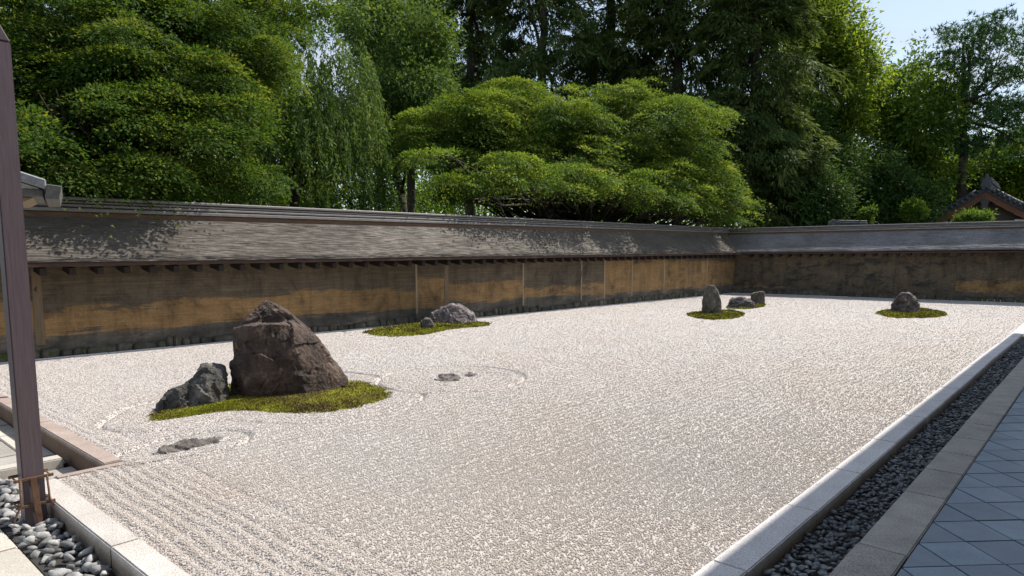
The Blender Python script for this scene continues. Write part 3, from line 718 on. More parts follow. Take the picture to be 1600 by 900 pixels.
def nrm(v): return v / np.maximum(np.linalg.norm(v, axis=-1, keepdims=True), 1e-9)
def rock(name, label, m, base_px, hulls, vox, amp, freq, seed, cat='rock', group=None, sink=.06, flat=(1, 1, 1), smooth=False):
    """hulls: lists of (px, py, depth); depth in metres behind the plane that stands on base_px"""
    b = at(*base_px); D = math.hypot(b[0], b[1]); a = np.array([b[0], b[1], 0]) / D
    def P(x, y, dep):
        r = ray(x, y); t = D / (r[0] * a[0] + r[1] * a[1]); p = r * t + np.array([0, 0, H]); p[2] = max(p[2], -sink) if p[2] > .05 else -sink
        return p + a * dep - np.array([b[0], b[1], 0])
    hs = [[P(*q) for q in h] for h in hulls]
    me = hull_mesh(hs, vox); craggy(me, amp * .8, freq, seed, flat)
    if smooth:
        for p in me.polygons: p.use_smooth = True
    else:
        for p in me.polygons: p.use_smooth = True
        try: me.set_sharp_from_angle(angle=R(38))
        except Exception: pass
    o = link(name, me, m, None, (b[0], b[1], 0))
    return setp(o, label, cat, group)
def both(sil, f, b):                     # a silhouette given a front and a back
    return [(x, y, f) for x, y in sil] + [(x, y, b) for x, y in sil]
GR = 'rocks set in the raked gravel'
rock('rock', 'tall brown craggy rock with pointed peak, largest in the garden', M['rock_brown'], (430, 618),
     [[(363, 622, -.02), (393, 626, -.24), (480, 614, -.26), (549, 602, .12), (364, 559, .0), (366, 515, .06), (388, 506, -.20), (428, 502, -.24), (457, 506, -.16),
       (465, 500, .04), (479, 511, .06), (495, 528, .08), (514, 550, .08), (530, 578, .10), (368, 600, .5), (372, 517, .4), (462, 503, .5), (512, 552, .55), (546, 600, .55), (470, 585, -.28), (395, 590, -.30), (470, 545, -.22)],
      [(370, 560, .05), (374, 511, .06), (386, 498, .08), (400, 482, .12), (410, 471, .18), (419, 470, .18), (430, 478, .14), (449, 488, .06), (464, 499, .04), (482, 520, .04), (480, 560, .05),
       (376, 511, .46), (412, 473, .44), (450, 490, .46), (480, 520, .5), (372, 560, .5), (480, 560, .5)]],
     .012, .080, 3.0, 8, group=GR)
rock('rock', 'dark low rock sloping away from the foot of the tall peaked rock', M['rock_dark'], (310, 636),
     [both([(243, 648), (246, 634), (257, 620), (279, 607)], -.05, .12) + [(296, 598, .05), (300, 640, -.18), (283, 642, -.12), (310, 636, .2)],
      [(288, 604, .02), (317, 575, .06), (331, 578, .02), (350, 579, .05), (356, 596, .02), (357, 618, -.02), (322, 638, -.2), (285, 636, -.12), (318, 577, .3), (350, 580, .32), (355, 616, .34), (290, 620, .3), (325, 600, -.12)]],
     .011, .085, 5, 12, group=GR)
rock('rock', 'broad low purplish rock with pale lichen on moss near the long wall', M['rock_purple'], (708, 506),
     [both([(671, 510), (672, 494), (680, 486), (704, 477), (716, 476), (727, 484), (740, 492), (746, 503)], -.05, .45) + [(690, 508, -.3), (725, 506, -.28), (700, 488, -.16), (722, 492, -.14)]],
     .018, .095, 4, 22, group=GR)
rock('rock', 'small dark upright stone in front of the broad purplish rock', M['rock_dark'], (667, 516),
     [both([(658, 516), (658, 501), (663, 497), (672, 498), (677, 507), (675, 517)], -.05, .14) + [(666, 518, -.12)]], .014, .05, 6, 31, group=GR)
rock('rock', 'tall rounded grey standing rock on the oval moss patch near the wall corner', M['rock_grey'], (1112, 492),
     [both([(1098, 492), (1097, 473), (1099, 462), (1120, 461), (1126, 471), (1128, 490)], -.12, .28) + both([(1100, 457), (1102, 450), (1107, 445.5), (1116, 447), (1122, 455)], -.08, .22) + [(1108, 494, -.22), (1119, 493, -.2), (1110, 470, -.22)]],
     .013, .05, 4.5, 44, group=GR)
rock('rock', 'little smooth grey stone at the foot of the tall rounded standing rock', M['rock_flat'], (1143, 489),
     [both([(1133, 489), (1136, 484), (1141, 482.5), (1149, 484), (1154, 489)], -.1, .15) + [(1145, 490, -.16)]], .014, .03, 4, 51, group=GR)
rock('rock', 'low dark rock with white bands beside the squared upright rock', M['rock_banded'], (1158, 481),
     [both([(1137, 481), (1140, 470), (1144, 466), (1159, 465), (1171, 470), (1179, 476), (1176, 480)], -.12, .4) + [(1150, 483, -.3), (1166, 482, -.28)]], .015, .08, 4, 60, group=GR, flat=(.6, .6, 2.2))
rock('rock', 'squared upright dark rock at the far end of the small moss strip', M['rock_grey'], (1184, 476),
     [both([(1174, 476), (1173, 467), (1174, 460), (1180, 457), (1193, 456), (1195, 462), (1194, 475)], -.15, .3) + [(1182, 477, -.25)]], .018, .06, 3.5, 71, group=GR)
rock('rock', 'single dome shaped dark rock with wrinkled top before the blackened wall', M['rock_red'], (1413, 490),
     [both([(1390, 491), (1395, 474), (1402, 464), (1410, 458.5), (1420, 459), (1430, 465), (1436, 475), (1437, 490)], -.10, .35) + [(1400, 492, -.3), (1425, 492, -.32), (1412, 474, -.28)]], .015, .08, 5.5, 83, group=GR)
def flat_rock(label, outline, h, seed):
    P_ = [at(x, y)[:2] for x, y in outline]; c = np.mean(P_, 0); r = random.Random(seed); pts = []
    for q in P_:
        q = q - c; pts += [(q[0] * 1.15, q[1] * 1.15, -.06), (q[0] * .97, q[1] * .97, h * r.uniform(.1, .5)), (q[0] * .6, q[1] * .6, h * r.uniform(.7, 1.1))]
    me = hull_mesh([pts], .008); craggy(me, .036, 12, seed, (.5, .5, 1))
    for p in me.polygons: p.use_smooth = True
    setp(link('rock', me, M['rock_flat'], None, (c[0], c[1], 0)), label, 'rock', GR)
flat_rock('flat ridged stone barely showing above gravel in front of the mossy rock pair', [(232, 713), (258, 701), (285, 691), (318, 686), (347, 683), (340, 691), (310, 698), (275, 707)], .026, 91)
flat_rock('small half buried stone inside the raked ring', [(676, 594), (688, 588), (705, 585), (716, 588), (722, 593), (706, 597), (688, 598)], .024, 97)
flat_rock('sliver of buried stone beside the half buried one in the raked ring', [(725, 587), (734, 584), (746, 585), (741, 588), (730, 589)], .022, 99)

# ------------------------------------------------------------------ moss patches with tufts
def moss_patch(key, label, hmax, ntuft, tl):
    poly = MOSS[key]; c = poly.mean(0)
    # smooth the outline
    for _ in range(2):
        poly = np.stack([.75 * poly + .25 * np.roll(poly, -1, 0), .25 * poly + .75 * np.roll(poly, -1, 0)], 1).reshape(-1, 2)
    seg = len(poly); rings = 26
    ang = np.arctan2(*(poly - c).T[::-1])
    rag = 1 + .10 * fbm(np.c_[poly * 9, 0 * ang], 5, 4)
    v = []
    for r in range(rings + 1):
        k = r / rings; q = c + (poly - c) * (k * rag)[:, None]
        h = hmax * (1 - k ** 2.6) + .5 * hmax * fbm(np.c_[q * 3, q[:, 0] * 0], 8, 3) * (1 - k ** 6) + .006 * (1 - k)
        v.append(np.c_[q, h - .015 * (k == 1)])
    v = np.concatenate(v); i = np.arange((rings + 1) * seg).reshape(rings + 1, seg)
    f = np.stack([i[:-1], np.roll(i[:-1], -1, 1), np.roll(i[1:], -1, 1), i[1:]], -1).reshape(-1, 4)
    # tufts: little upright blades over the mound
    kk = np.sqrt(RNG.random(ntuft)); a = RNG.integers(0, seg, ntuft); u = RNG.random(ntuft)[:, None]
    edge = poly[a] * (1 - u) + poly[(a + 1) % seg] * u
    q = c + (edge - c) * (kk * (1.0 + .10 * fbm(np.c_[edge * 9, 0 * kk], 5, 4)) + np.where(RNG.random(ntuft) < .06, RNG.uniform(0, .05, ntuft), 0))[:, None]
    h = np.maximum(hmax * (1 - kk ** 2.6) + .5 * hmax * fbm(np.c_[q * 3, q[:, 0] * 0], 8, 3) * (1 - kk ** 6), 0)
    th = RNG.uniform(0, 6.28, ntuft); dx = np.c_[np.cos(th), np.sin(th)] * (tl * .5)
    lean = RNG.normal(0, tl * .55, (ntuft, 2)); top = RNG.uniform(.45, 1.3, ntuft) * tl
    t0 = np.c_[q - dx, h - .004]; t1 = np.c_[q + dx, h - .004]; t2 = np.c_[q + lean + dx * .3, h + top]; t3 = np.c_[q + lean - dx * .3, h + top * .95]
    tv = np.stack([t0, t1, t2, t3], 1).reshape(-1, 3); tfc = (np.arange(ntuft * 4).reshape(-1, 4)) + len(v)
    tint = np.r_[np.full(len(v), .25), np.repeat(np.clip(RNG.normal(.52, .2, ntuft), 0, 1), 4)]
    me = mesh_np('moss_patch', np.r_[v, tv] - np.array([c[0], c[1], 0]), np.r_[f, tfc], True, tint)
    return setp(link('moss_patch', me, M['moss'], None, (c[0], c[1], 0)), label, 'moss', 'moss islands under the rocks')
moss_patch('a', 'large green and brown moss island under the tallest rock', .048, 36000, .013)
moss_patch('b', 'long tapering moss island beside the long wall under the purplish rock', .04, 12000, .028)
moss_patch('c', 'small oval moss island under the tall rounded standing rock', .04, 5000, .035)
moss_patch('d', 'narrow moss strip between the banded rock and the squared rock', .035, 4000, .035)
moss_patch('e', 'small oval moss island under the dome shaped rock', .06, 5000, .035)
# ------------------------------------------------------------------ square post with iron straps
px, py = -5.03, 1.088; hw = .058; zb = -.14; zt = 2.83
po = empty('gate_post', 'square purplish brown wooden post with iron straps at its foot', 'post', (px, py, zb))
MB().box(-hw, hw, -hw, hw, 0, zt - zb).build('shaft', M['post'], po, bevel=.006, seg=2)
# slanting brace above the shaft, leaning away along the path
zz = zt - zb
MB().hexa([(-hw - .005, -hw, zz + .003), (hw, -hw, zz + .003), (hw, hw, zz + .003), (-hw - .005, hw, zz + .003)],
          [(-hw - .25, -hw - .62, zz + 1.25), (hw, -hw - .62, zz + 1.25), (hw, hw - .62, zz + 1.25), (-hw - .25, hw - .62, zz + 1.25)]).build('brace', M['post'], po, bevel=.006)
for z in (.155, .325):
    e = hw + .008
    s_ = MB().box(hw + .001, hw + .009, -e - .040, e + .040, z, z + .020).build('iron_strap', M['rust'], po, bevel=.002)
    MB().box(-hw - .009, -hw - .001, -e - .040, e + .040, z, z + .020).build('iron_strap', M['rust'], po, bevel=.002)
    for yy in (-e - .024, e + .024):
        MB().tube([(-hw - .012, yy, z + .010), (hw + .016, yy, z + .010)], .005, 8).build('bolt', M['rust'], s_)
MB().hexa([(hw + .0105, .000, -.03), (hw + .0165, .000, -.03), (hw + .0165, .034, -.03), (hw + .0105, .034, -.03)],
          [(hw + .0105, -.022, .34), (hw + .0165, -.022, .34), (hw + .0165, .012, .34), (hw + .0105, .012, .34)]).build('anchor_plate', M['rust'], po, bevel=.001)
for sy in (-1, 1):
    MB().tube([(hw + .004, sy * (hw + .012), .34), (hw + .008, sy * (hw + .018), .18), (hw + .02, sy * (hw + .060), .10), (hw + .02, sy * (hw + .075), -.04)], .0065, 8).build('anchor_rod', M['rust'], po, smooth=True)
# ------------------------------------------------------------------ little roof corner at the end of the long wall
c0 = far(97, 291, 8.6); a_ = np.array([c0[0], c0[1], 0]); a_ /= np.linalg.norm(a_); r_ = np.array([a_[1], -a_[0], 0])   # r_: towards the right of the view
go_ = empty('gate_roof', 'grey metal roof corner jutting above the wall beside the post', 'roof', tuple(c0))
def Q(r, d, z): return tuple(r_ * r + a_ * d + np.array([0, 0, z]))
MB().hexa([Q(-1.9, -.02, .56), Q(-.12, -.02, -.035), Q(-.12, 1.4, -.035), Q(-1.9, 1.4, .56)], [Q(-1.9, -.02, .605), Q(-.12, -.02, .005), Q(-.12, 1.4, .005), Q(-1.9, 1.4, .605)]).build('roof_slope', M['metal_roof'], go_, bevel=.004)
MB().hexa([Q(-1.9, -.09, .545), Q(-.135, -.09, -.045), Q(-.135, -.025, -.045), Q(-1.9, -.025, .545)], [Q(-1.9, -.09, .65), Q(-.135, -.09, .055), Q(-.135, -.025, .055), Q(-1.9, -.025, .65)]).build('verge_cap', M['metal_roof'], go_, bevel=.012)
MB().hexa([Q(-.155, -.10, -.145), Q(-.03, -.10, -.14), Q(-.03, 1.42, -.14), Q(-.155, 1.42, -.145)], [Q(-.13, -.10, .008), Q(.0, -.10, -.005), Q(.0, 1.42, -.005), Q(-.13, 1.42, .008)]).build('eave_box', M['metal_edge'], go_, bevel=.006)
MB().hexa([Q(-1.9, .0, -.118), Q(-.17, .0, -.118), Q(-.17, 1.2, -.118), Q(-1.9, 1.2, -.118)], [Q(-1.9, .0, -.045), Q(-.17, .0, -.045), Q(-.17, 1.2, -.045), Q(-1.9, 1.2, -.045)]).build('tie_board', M['metal_edge'], go_, bevel=.004)
MB().hexa([Q(-1.9, .02, -.04), Q(-.2, .02, -.04), Q(-.2, .06, -.04), Q(-1.9, .06, -.04)], [Q(-1.9, .02, .54), Q(-.2, .02, -.03), Q(-.2, .06, -.03), Q(-1.9, .06, .54)]).build('gable_panel', M['plaster'], go_)
MB().hexa([Q(-1.9, .05, -.20), Q(-.33, .05, -.17), Q(-.33, 1.2, -.17), Q(-1.9, 1.2, -.20)], [Q(-1.9, .05, -.122), Q(-.25, .05, -.122), Q(-.25, 1.2, -.122), Q(-1.9, 1.2, -.122)]).build('eave_beam', M['wallpost'], go_, bevel=.004)
for rr in (-1.7, -.50):
    MB().box(-.035, .035, -.035, .035, -.3 - c0[2], -.235).build('gate_pillar', M['post'], go_, loc=Q(rr, .55, 0))

# ------------------------------------------------------------------ temple hall beside the garden: its eave shades the kerb
hall = empty('temple_hall', 'wooden temple hall whose eave shades the tiled floor and kerb', 'hall', (2.6, 8, 0)); hall.location = (0, 0, 0)
EX, EZ, Y0, Y1 = -.385, 5.0, -9., 20.3
mb = MB().hexa([(EX, Y0, EZ), (EX, Y1, EZ), (9, Y1, 9.6), (9, Y0, 9.6)][::1], [(EX, Y0, EZ + .22), (EX, Y1, EZ + .22), (9, Y1, 9.95), (9, Y0, 9.95)])
mb.build('roof', M['shingle_far'], hall)
rm = MB().box(0, 3.6, -.05, .05, -.12, 0).mesh('rafter'); rm.materials.append(M['hallwood'])
for y in np.arange(Y0 + .3, Y1 - .2, .6):
    o = link('rafter', rm, None, hall); o.location = (EX + .1, y, EZ - .006); o.rotation_euler = (0, -math.atan2(4.6, 9.8), 0)
MB().box(1.36, 3.4, Y0 + 1, Y1 - 1.6, .0, .55).build('veranda', M['hallwood'], hall)
for y in np.arange(Y0 + 1.6, Y1 - 1.6, 3.0):
    MB().box(-.11, .11, -.11, .11, .55, 5.9).build('pillar', M['hallwood'], hall, loc=(3.2, y, 0))
for y in np.arange(Y0 + 1.7, Y1 - 4.6, 3.0):
    MB().box(-.02, .02, .0, 2.78, .6, 3.2).build('shoji_screen', M['shoji'], hall, loc=(3.45, y, 0))
    MB().box(-.03, .03, .0, 2.78, 3.203, 6.0).build('wall_board', M['plaster'], hall, loc=(3.45, y, 0))

# ------------------------------------------------------------------ tiled gable beyond the end wall
def gable():
    c = far(1541, 300, 44.); ax = np.array([c[0], c[1], 0]); ax /= np.linalg.norm(ax)
    fr = ax * math.cos(R(5)) + np.array([ax[1], -ax[0], 0]) * math.sin(R(5))       # ridge runs back and to the right
    rt = np.array([fr[1], -fr[0], 0])
    sc_ = 44 / F_PX * 1.02; zap = far(1541, 292, 44)[2]
    root = empty('temple_gable', 'tiled temple gable with reddish bargeboards beyond the end wall', 'building', (c[0], c[1], 0))
    P = lambda r, d, z: tuple(rt * r + fr * d + np.array([0, 0, z]))
    half = 118 * sc_; drop = 60 * sc_
    prof = [(t, -drop * (1.22 * t - .22 * t * t) + 0.0) for t in np.linspace(0, 1, 13)]          # concave sweep
    prof = [(t * half, -drop * (1.45 * t - .45 * t ** 2)) for t in np.linspace(0, 1, 13)]
    for sd in (-1, 1):
        m_ = MB()
        for (a, za), (b, zb_) in zip(prof[:-1], prof[1:]):
            m_.hexa([P(sd * a, -.3, zap + za - .22), P(sd * b, -.3, zap + zb_ - .22), P(sd * b, 5, zap + zb_ - .22), P(sd * a, 5, zap + za - .22)],
                    [P(sd * a, -.3, zap + za - .0), P(sd * b, -.3, zap + zb_ - .0), P(sd * b, 5, zap + zb_ - .0), P(sd * a, 5, zap + za - .0)])
        m_.build('roof_slope', M['rooftile'], root)
        m_ = MB()                                                             # round verge tiles
        for i in range(22):
            t = (i + .5) / 22; a = t * half; za = -drop * (1.45 * t - .45 * t * t)
            m_.tube([P(sd * a, -.42, zap + za - .02), P(sd * a, .5, zap + za - .02)], .095, 7)
            m_.tube([P(sd * a, .5, zap + za + .0), P(sd * a, 5, zap + za + .0)], .07, 5)
        o = m_.build('verge_tiles', M['rooftile'], root, smooth=True); o['kind'] = 'stuff'
        m_ = MB()
        for (a, za), (b, zb_) in zip(prof[:-1], prof[1:]):
            m_.hexa([P(sd * a, -.22, zap + za - .62), P(sd * b, -.22, zap + zb_ - .58), P(sd * b, -.12, zap + zb_ - .58), P(sd * a, -.12, zap + za - .62)],
                    [P(sd * a, -.22, zap + za - .225), P(sd * b, -.22, zap + zb_ - .225), P(sd * b, -.12, zap + zb_ - .225), P(sd * a, -.12, zap + za - .225)])
        m_.build('bargeboard', M['barge'], root)
        # verge ridge: pale tile line
        m_ = MB(); m_.tube([P(sd * a, -.1, zap + za + .10) for a, za in prof[1:]], .10, 6); m_.build('verge_ridge', M['rooftile'], root, smooth=True)
    # pendant, king post, beams, wall
    pts = [(0, .0), (.10, -.10), (.20, -.26), (.13, -.38), (.16, -.54), (.07, -.60), (0, -.75)]
    poly = pts + [(-x, z) for x, z in pts[::-1][1:-1]]
    n = len(poly); m_ = MB(); z0 = zap - .55
    m_.add([P(x, -.30, z0 + z) for x, z in poly] + [P(x, -.23, z0 + z) for x, z in poly], [list(range(n)), list(range(n, 2 * n))[::-1]] + [[i, (i + 1) % n, n + (i + 1) % n, n + i] for i in range(n)])
    m_.build('gable_pendant', M['ridge_dark'], root)
    m_ = MB(); pr = prof; q = [P(-a, .35, zap + z - .3) for a, z in pr[::-1]] + [P(a, .35, zap + z - .3) for a, z in pr[1:]]
    b = [(p[0], p[1], 0.) for p in q]; nn = len(q); m_.add(q + b, [[i, i + 1, nn + i + 1, nn + i] for i in range(nn - 1)]); m_.build('gable_wall', M['hallwood'], root)
    for zz, hh, ww in ((-2.05, .24, .8), (-2.62, .3, 1.0)):
        m_ = MB(); m_.hexa([P(-half * .8 * ww, .05, zap + zz), P(half * .8 * ww, .05, zap + zz), P(half * .8 * ww, .33, zap + zz), P(-half * .8 * ww, .33, zap + zz)],
                           [P(-half * .8 * ww, .05, zap + zz + hh), P(half * .8 * ww, .05, zap + zz + hh), P(half * .8 * ww, .33, zap + zz + hh), P(-half * .8 * ww, .33, zap + zz + hh)]); m_.build('tie_beam', M['barge'], root)
    for rr in (-1.9, 1.55):
        m_ = MB(); m_.hexa([P(rr - .18, .0, zap - 2.0), P(rr + .18, .0, zap - 2.0), P(rr + .18, .3, zap - 2.0), P(rr - .18, .3, zap - 2.0)], [P(rr - .26, .0, zap - 1.72), P(rr + .26, .0, zap - 1.72), P(rr + .26, .3, zap - 1.72), P(rr - .26, .3, zap - 1.72)]); m_.build('bracket', M['plaster'], root)
    m_ = MB()
    for za, zb_, ww in ((-.05, .18, .20), (.18, .34, .26), (.34, .5, .20)):
        m_.hexa([P(-ww, -.2, zap + za), P(ww, -.2, zap + za), P(ww, 5, zap + za), P(-ww, 5, zap + za)], [P(-ww, -.2, zap + zb_), P(ww, -.2, zap + zb_), P(ww, 5, zap + zb_), P(-ww, 5, zap + zb_)])
    m_.build('ridge', M['rooftile'], root, bevel=.02)
    pts = [(x * .62, z * .8) for x, z in [(-.34, -.1), (.34, -.1), (.42, .12), (.30, .28), (.34, .46), (.16, .52), (.1, .82), (-.1, .82), (-.16, .52), (-.34, .46), (-.30, .28), (-.42, .12)]]
    n = len(pts); m_ = MB(); m_.add([P(x, -.42, zap + z) for x, z in pts] + [P(x, -.26, zap + z) for x, z in pts], [list(range(n)), list(range(n, 2 * n))[::-1]] + [[i, (i + 1) % n, n + (i + 1) % n, n + i] for i in range(n)])
    m_.build('ridge_end_tile', M['rooftile'], root, bevel=.03)
gable()
def small_ridge():
    k_ = .66
    c = far(1302, 345, 34.); ax = np.array([c[0], c[1], 0]); ax /= np.linalg.norm(ax); fr = np.array([ax[1], -ax[0], 0]) * .92 + ax * .38; fr /= np.linalg.norm(fr); rt = np.array([fr[1], -fr[0], 0])
    root = empty('tiled_ridge', 'small grey tiled roof ridge with pale end tile peeking above the end wall', 'roof', (c[0], c[1], 0)); z = far(1302, 352, 34)[2]
    P = lambda r, d, h: tuple(rt * r * k_ + fr * d * k_ + np.array([0, 0, z + h * k_]))
    m_ = MB()
    for i, (ww, a, b) in enumerate([(.26, -.1, .05), (.20, .07, .13), (.20, .15, .21), (.13, .22, .36)]):
        m_.hexa([P(-ww, 0.1, a), P(ww, 0.1, a), P(ww, 2.2, a - .05), P(-ww, 2.2, a - .05)], [P(-ww, .1, b), P(ww, .1, b), P(ww, 2.2, b - .05), P(-ww, 2.2, b - .05)])
    m_.build('ridge', M['rooftile'], root, bevel=.01)
    m_ = MB()
    for sd in (-1, 1): m_.hexa([P(sd * .2, .1, -.08), P(sd * 1.6, .1, -.9), P(sd * 1.6, 2.2, -.95), P(sd * .2, 2.2, -.13)], [P(sd * .2, .1, .02), P(sd * 1.6, .1, -.8), P(sd * 1.6, 2.2, -.85), P(sd * .2, 2.2, -.03)])
    m_.build('roof_slope', M['rooftile'], root)
    face = np.array([-ax[0], -ax[1], 0]); sd_ = np.array([ax[1], -ax[0], 0])
    Pf = lambda r, d, h: tuple(sd_ * r * k_ + face * d * k_ + np.array([0, 0, z + h * k_]))
    pts = [(-.32, -.05), (.32, -.05), (.34, .2), (.22, .33), (.08, .42), (-.08, .42), (-.22, .33), (-.34, .2)]; n = len(pts)
    m_ = MB(); m_.add([Pf(x, .06, h) for x, h in pts] + [Pf(x, -.06, h) for x, h in pts], [list(range(n)), list(range(n, 2 * n))[::-1]] + [[i, (i + 1) % n, n + (i + 1) % n, n + i] for i in range(n)])
    m_.build('end_tile', M['metal_edge'], root, bevel=.02)
    for x, h in ((-.17, .08), (.17, .08), (0, .26)):
        MB().tube([Pf(x, .05, h), Pf(x, .12, h)], .05, 9).build('boss', M['rooftile'], root)
small_ridge()
# ------------------------------------------------------------------ trees
UP = np.array([0, 0, 1.])
def nrm(v): return v / np.maximum(np.linalg.norm(v, axis=-1, keepdims=True), 1e-9)
def lobe(x, y, rx, ry, D, rd=None):
    c = far(x, y, D); a = np.array([c[0], c[1], 0]); a /= np.linalg.norm(a); s = math.hypot(D, c[2] - H) / F_PX * .985
    rm = rx * s * (1 / math.cos(math.atan((x - CX) / F_PX)) if False else 1.)
    return dict(c=c, ax=np.array([[a[1], -a[0], 0], a, UP]), r=np.array([rm, rd if rd else max(.6 * rm, min(rm, 2.2)), ry * s]))
def sample(lobes, dens, inner=.25, lowcut=-.75):
    """clump centres spread over the outside of the lobes, a share of them inside"""
    C, U = [], []
    for l in lobes:
        r = l['r']; area = 4 * math.pi * ((r[0] * r[1]) ** 1.6 / 3 + (r[0] * r[2]) ** 1.6 / 3 + (r[1] * r[2]) ** 1.6 / 3) ** (1 / 1.6)
        n = max(6, int(area * dens)); u = nrm(RNG.normal(size=(n * 2, 3))); u = u[u[:, 2] > lowcut][:n]
        k = np.where(RNG.random(len(u)) < inner, RNG.uniform(.3, .8, len(u)), RNG.uniform(.80, 1.08, len(u)))
        k *= 1 + .34 * fbm((u * r) @ l['ax'] * [1.3, 1.3, 1.9] + l['c'], 77, 3)
        C.append(l['c'] + (u * r * k[:, None]) @ l['ax']); U.append(nrm((u / r) @ l['ax']))
    return np.concatenate(C), np.concatenate(U)
def leaves(c, d, n, ln, wd, tint):
    """diamond leaves: base c, long axis d, face normal n"""
    s = nrm(np.cross(d, n)); m = c + d * (ln * .45)[:, None] + n * (ln * .06)[:, None]
    k = RNG.uniform(-.35, .35, len(c))[:, None]
    v = np.stack([c - s * (wd * .5)[:, None], c + s * (wd * .5)[:, None] + d * ln[:, None] * k, c + d * ln[:, None]], 1).reshape(-1, 3)
    return v, np.repeat(np.clip(tint, 0, 1), 3)
def tiers(outline, D, bulge, n, rx, ry, rd):
    """many flat boughs filling the outline of a crown, D(px) its middle distance, the lower and middle ones nearer"""
    o = np.array(outline, float); lo, hi = o.min(0), o.max(0); c = (lo + hi) / 2; out = []; pos = []
    while len(out) < n:
        best = None
        for _ in range(6):
            while True:
                q = RNG.uniform(lo, hi)
                if poly_in(q, o): break
            d = min([np.hypot((q[0] - p[0]) / rx[1], (q[1] - p[1]) / (ry[1] * 1.3)) for p in pos] or [9])
            if best is None or d > best[0]: best = (d, q)
        q = best[1]; pos.append(q); e = min(1, np.hypot(*((q - c) / ((hi - lo) / 2))))
        z = math.sqrt(1 - e * e) * bulge; dd = -z * RNG.uniform(.45, 1) if RNG.random() < .74 else z * RNG.uniform(-.3, .6)
        out.append(lobe(q[0], q[1], RNG.uniform(*rx), RNG.uniform(*ry), D(q[0]) + dd, RNG.uniform(*rd)))
    return out
def wlobe(s, off, z, a, b, c):
    return dict(c=np.array(W1(s, off, z)), ax=np.array([[d1[0], d1[1], 0], [n1[0], n1[1], 0], UP]), r=np.array([a, b, c]))
def poly_in(q, o):
    r = False
    for a, b in zip(o, np.roll(o, -1, 0)):
        if (a[1] > q[1]) != (b[1] > q[1]) and q[0] < (b[0] - a[0]) * (q[1] - a[1]) / (b[1] - a[1]) + a[0]: r = not r
    return r
def wall_off(C): return (C[:, :2] - A) @ n1
def crown_mesh(lobes, style, dens, per, ln, gap=.0, gfreq=.6, inner=.25, size=(.3, .6), aspect=.55, seed=0, clear=None):
    C, U = sample(lobes, dens, inner)
    g = fbm(C * gfreq * np.array([1, 1, 1.9 if style in ('maple', 'pine') else 1.2]), seed + 5, 3); C, U = C[g > gap - .5], U[g > gap - .5]
    if clear: k = clear(C); C, U = C[k], U[k]
    n = len(C); rep = np.repeat(np.arange(n), per); k = len(rep); N3 = lambda s=1.: RNG.normal(0, s, (k, 3))
    sz = RNG.uniform(*size, n)[rep]; c = C[rep]; u = U[rep]; ct = RNG.normal(0, .12, n)[rep]
    if style == 'maple':                 # flat tiers that dip outwards
        pn = nrm(UP + U * .55 + RNG.normal(0, .16, (n, 3)))[rep]
        off = N3(); off -= pn * (off * pn).sum(1, keepdims=True); off *= .62
        pos = c + off * sz[:, None] + pn * RNG.normal(0, .07, k)[:, None] * sz[:, None] - UP * (.22 * (off ** 2).sum(1) * sz)[:, None]
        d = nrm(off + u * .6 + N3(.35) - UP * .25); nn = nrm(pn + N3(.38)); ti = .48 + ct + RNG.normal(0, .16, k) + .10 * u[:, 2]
    elif style == 'broad':               # round clumps of leaves set every way
        off = N3(.5); pos = c + off * sz[:, None]; d = nrm(off + u * .5 + N3(.6) - UP * .35); nn = nrm(UP * .6 + u * .5 + N3(.6)); ti = .48 + ct + RNG.normal(0, .18, k)
    elif style == 'weeping':             # strands hanging from the outside of the crown
        t = RNG.random(k); ln_s = RNG.uniform(.8, 2.1, n)[rep]; uh = U * [1, 1, 0]; uh = nrm(uh + RNG.normal(0, .2, (n, 3)) * [1, 1, 0])[rep]
        pos = c + uh * (.55 * np.sqrt(t) * sz)[:, None] - UP * (t ** 1.25 * ln_s)[:, None] + N3(.045)
        d = nrm(-UP * 1. + N3(.45) + uh * .2); nn = nrm(u + N3(.7)); ti = .5 + ct + RNG.normal(0, .18, k)
    elif style == 'conifer':             # drooping sprays that fan outwards
        o = nrm(U * [1, 1, .35] + RNG.normal(0, .35, (n, 3)) - UP * .25)[rep]; sd = nrm(np.cross(o, UP))
        t = RNG.random(k); q = RNG.normal(0, .42, k) * (1 - .5 * t)
        pos = c + o * (t * sz * 1.2)[:, None] + sd * (q * sz)[:, None] - UP * (.55 * t ** 2 * sz + .25 * np.abs(q) * sz)[:, None] + N3(.05)
        d = nrm(o * .9 + sd * q[:, None] * .9 - UP * .45 + N3(.3)); nn = nrm(UP + N3(.45)); ti = .42 + ct + RNG.normal(0, .16, k) + .22 * (t - .5)
    else:                                # pine: tufts of needles on flat pads
        tuft = N3(.6) * [1, 1, .28]; tid = RNG.integers(0, 9, k); ta = RNG.normal(0, .55, (n, 9, 3)) * [1, 1, .25]
        tc = c + ta[rep, tid] * sz[:, None]; d = nrm(N3(.8) + UP * .75); pos = tc + d * .02; nn = nrm(N3(1)); ti = .45 + ct + RNG.normal(0, .16, k)
    L_ = ln * RNG.uniform(.65, 1.35, k)
    v, ti = leaves(pos, d, nn, L_, L_ * aspect * RNG.uniform(.75, 1.25, k), ti)
    return v, ti
def limb_pts(a, b, sag, n=6, wig=.06):
    a, b = np.array(a, float), np.array(b, float); L_ = np.linalg.norm(b - a); r = RNG.normal(0, wig * L_ / 3, (n, 3)); out = []
    for i in range(n):
        t = i / (n - 1); p = a + (b - a) * t + UP * sag * math.sin(math.pi * t) * L_ + r[i] * math.sin(math.pi * t); out.append(p)
    return out
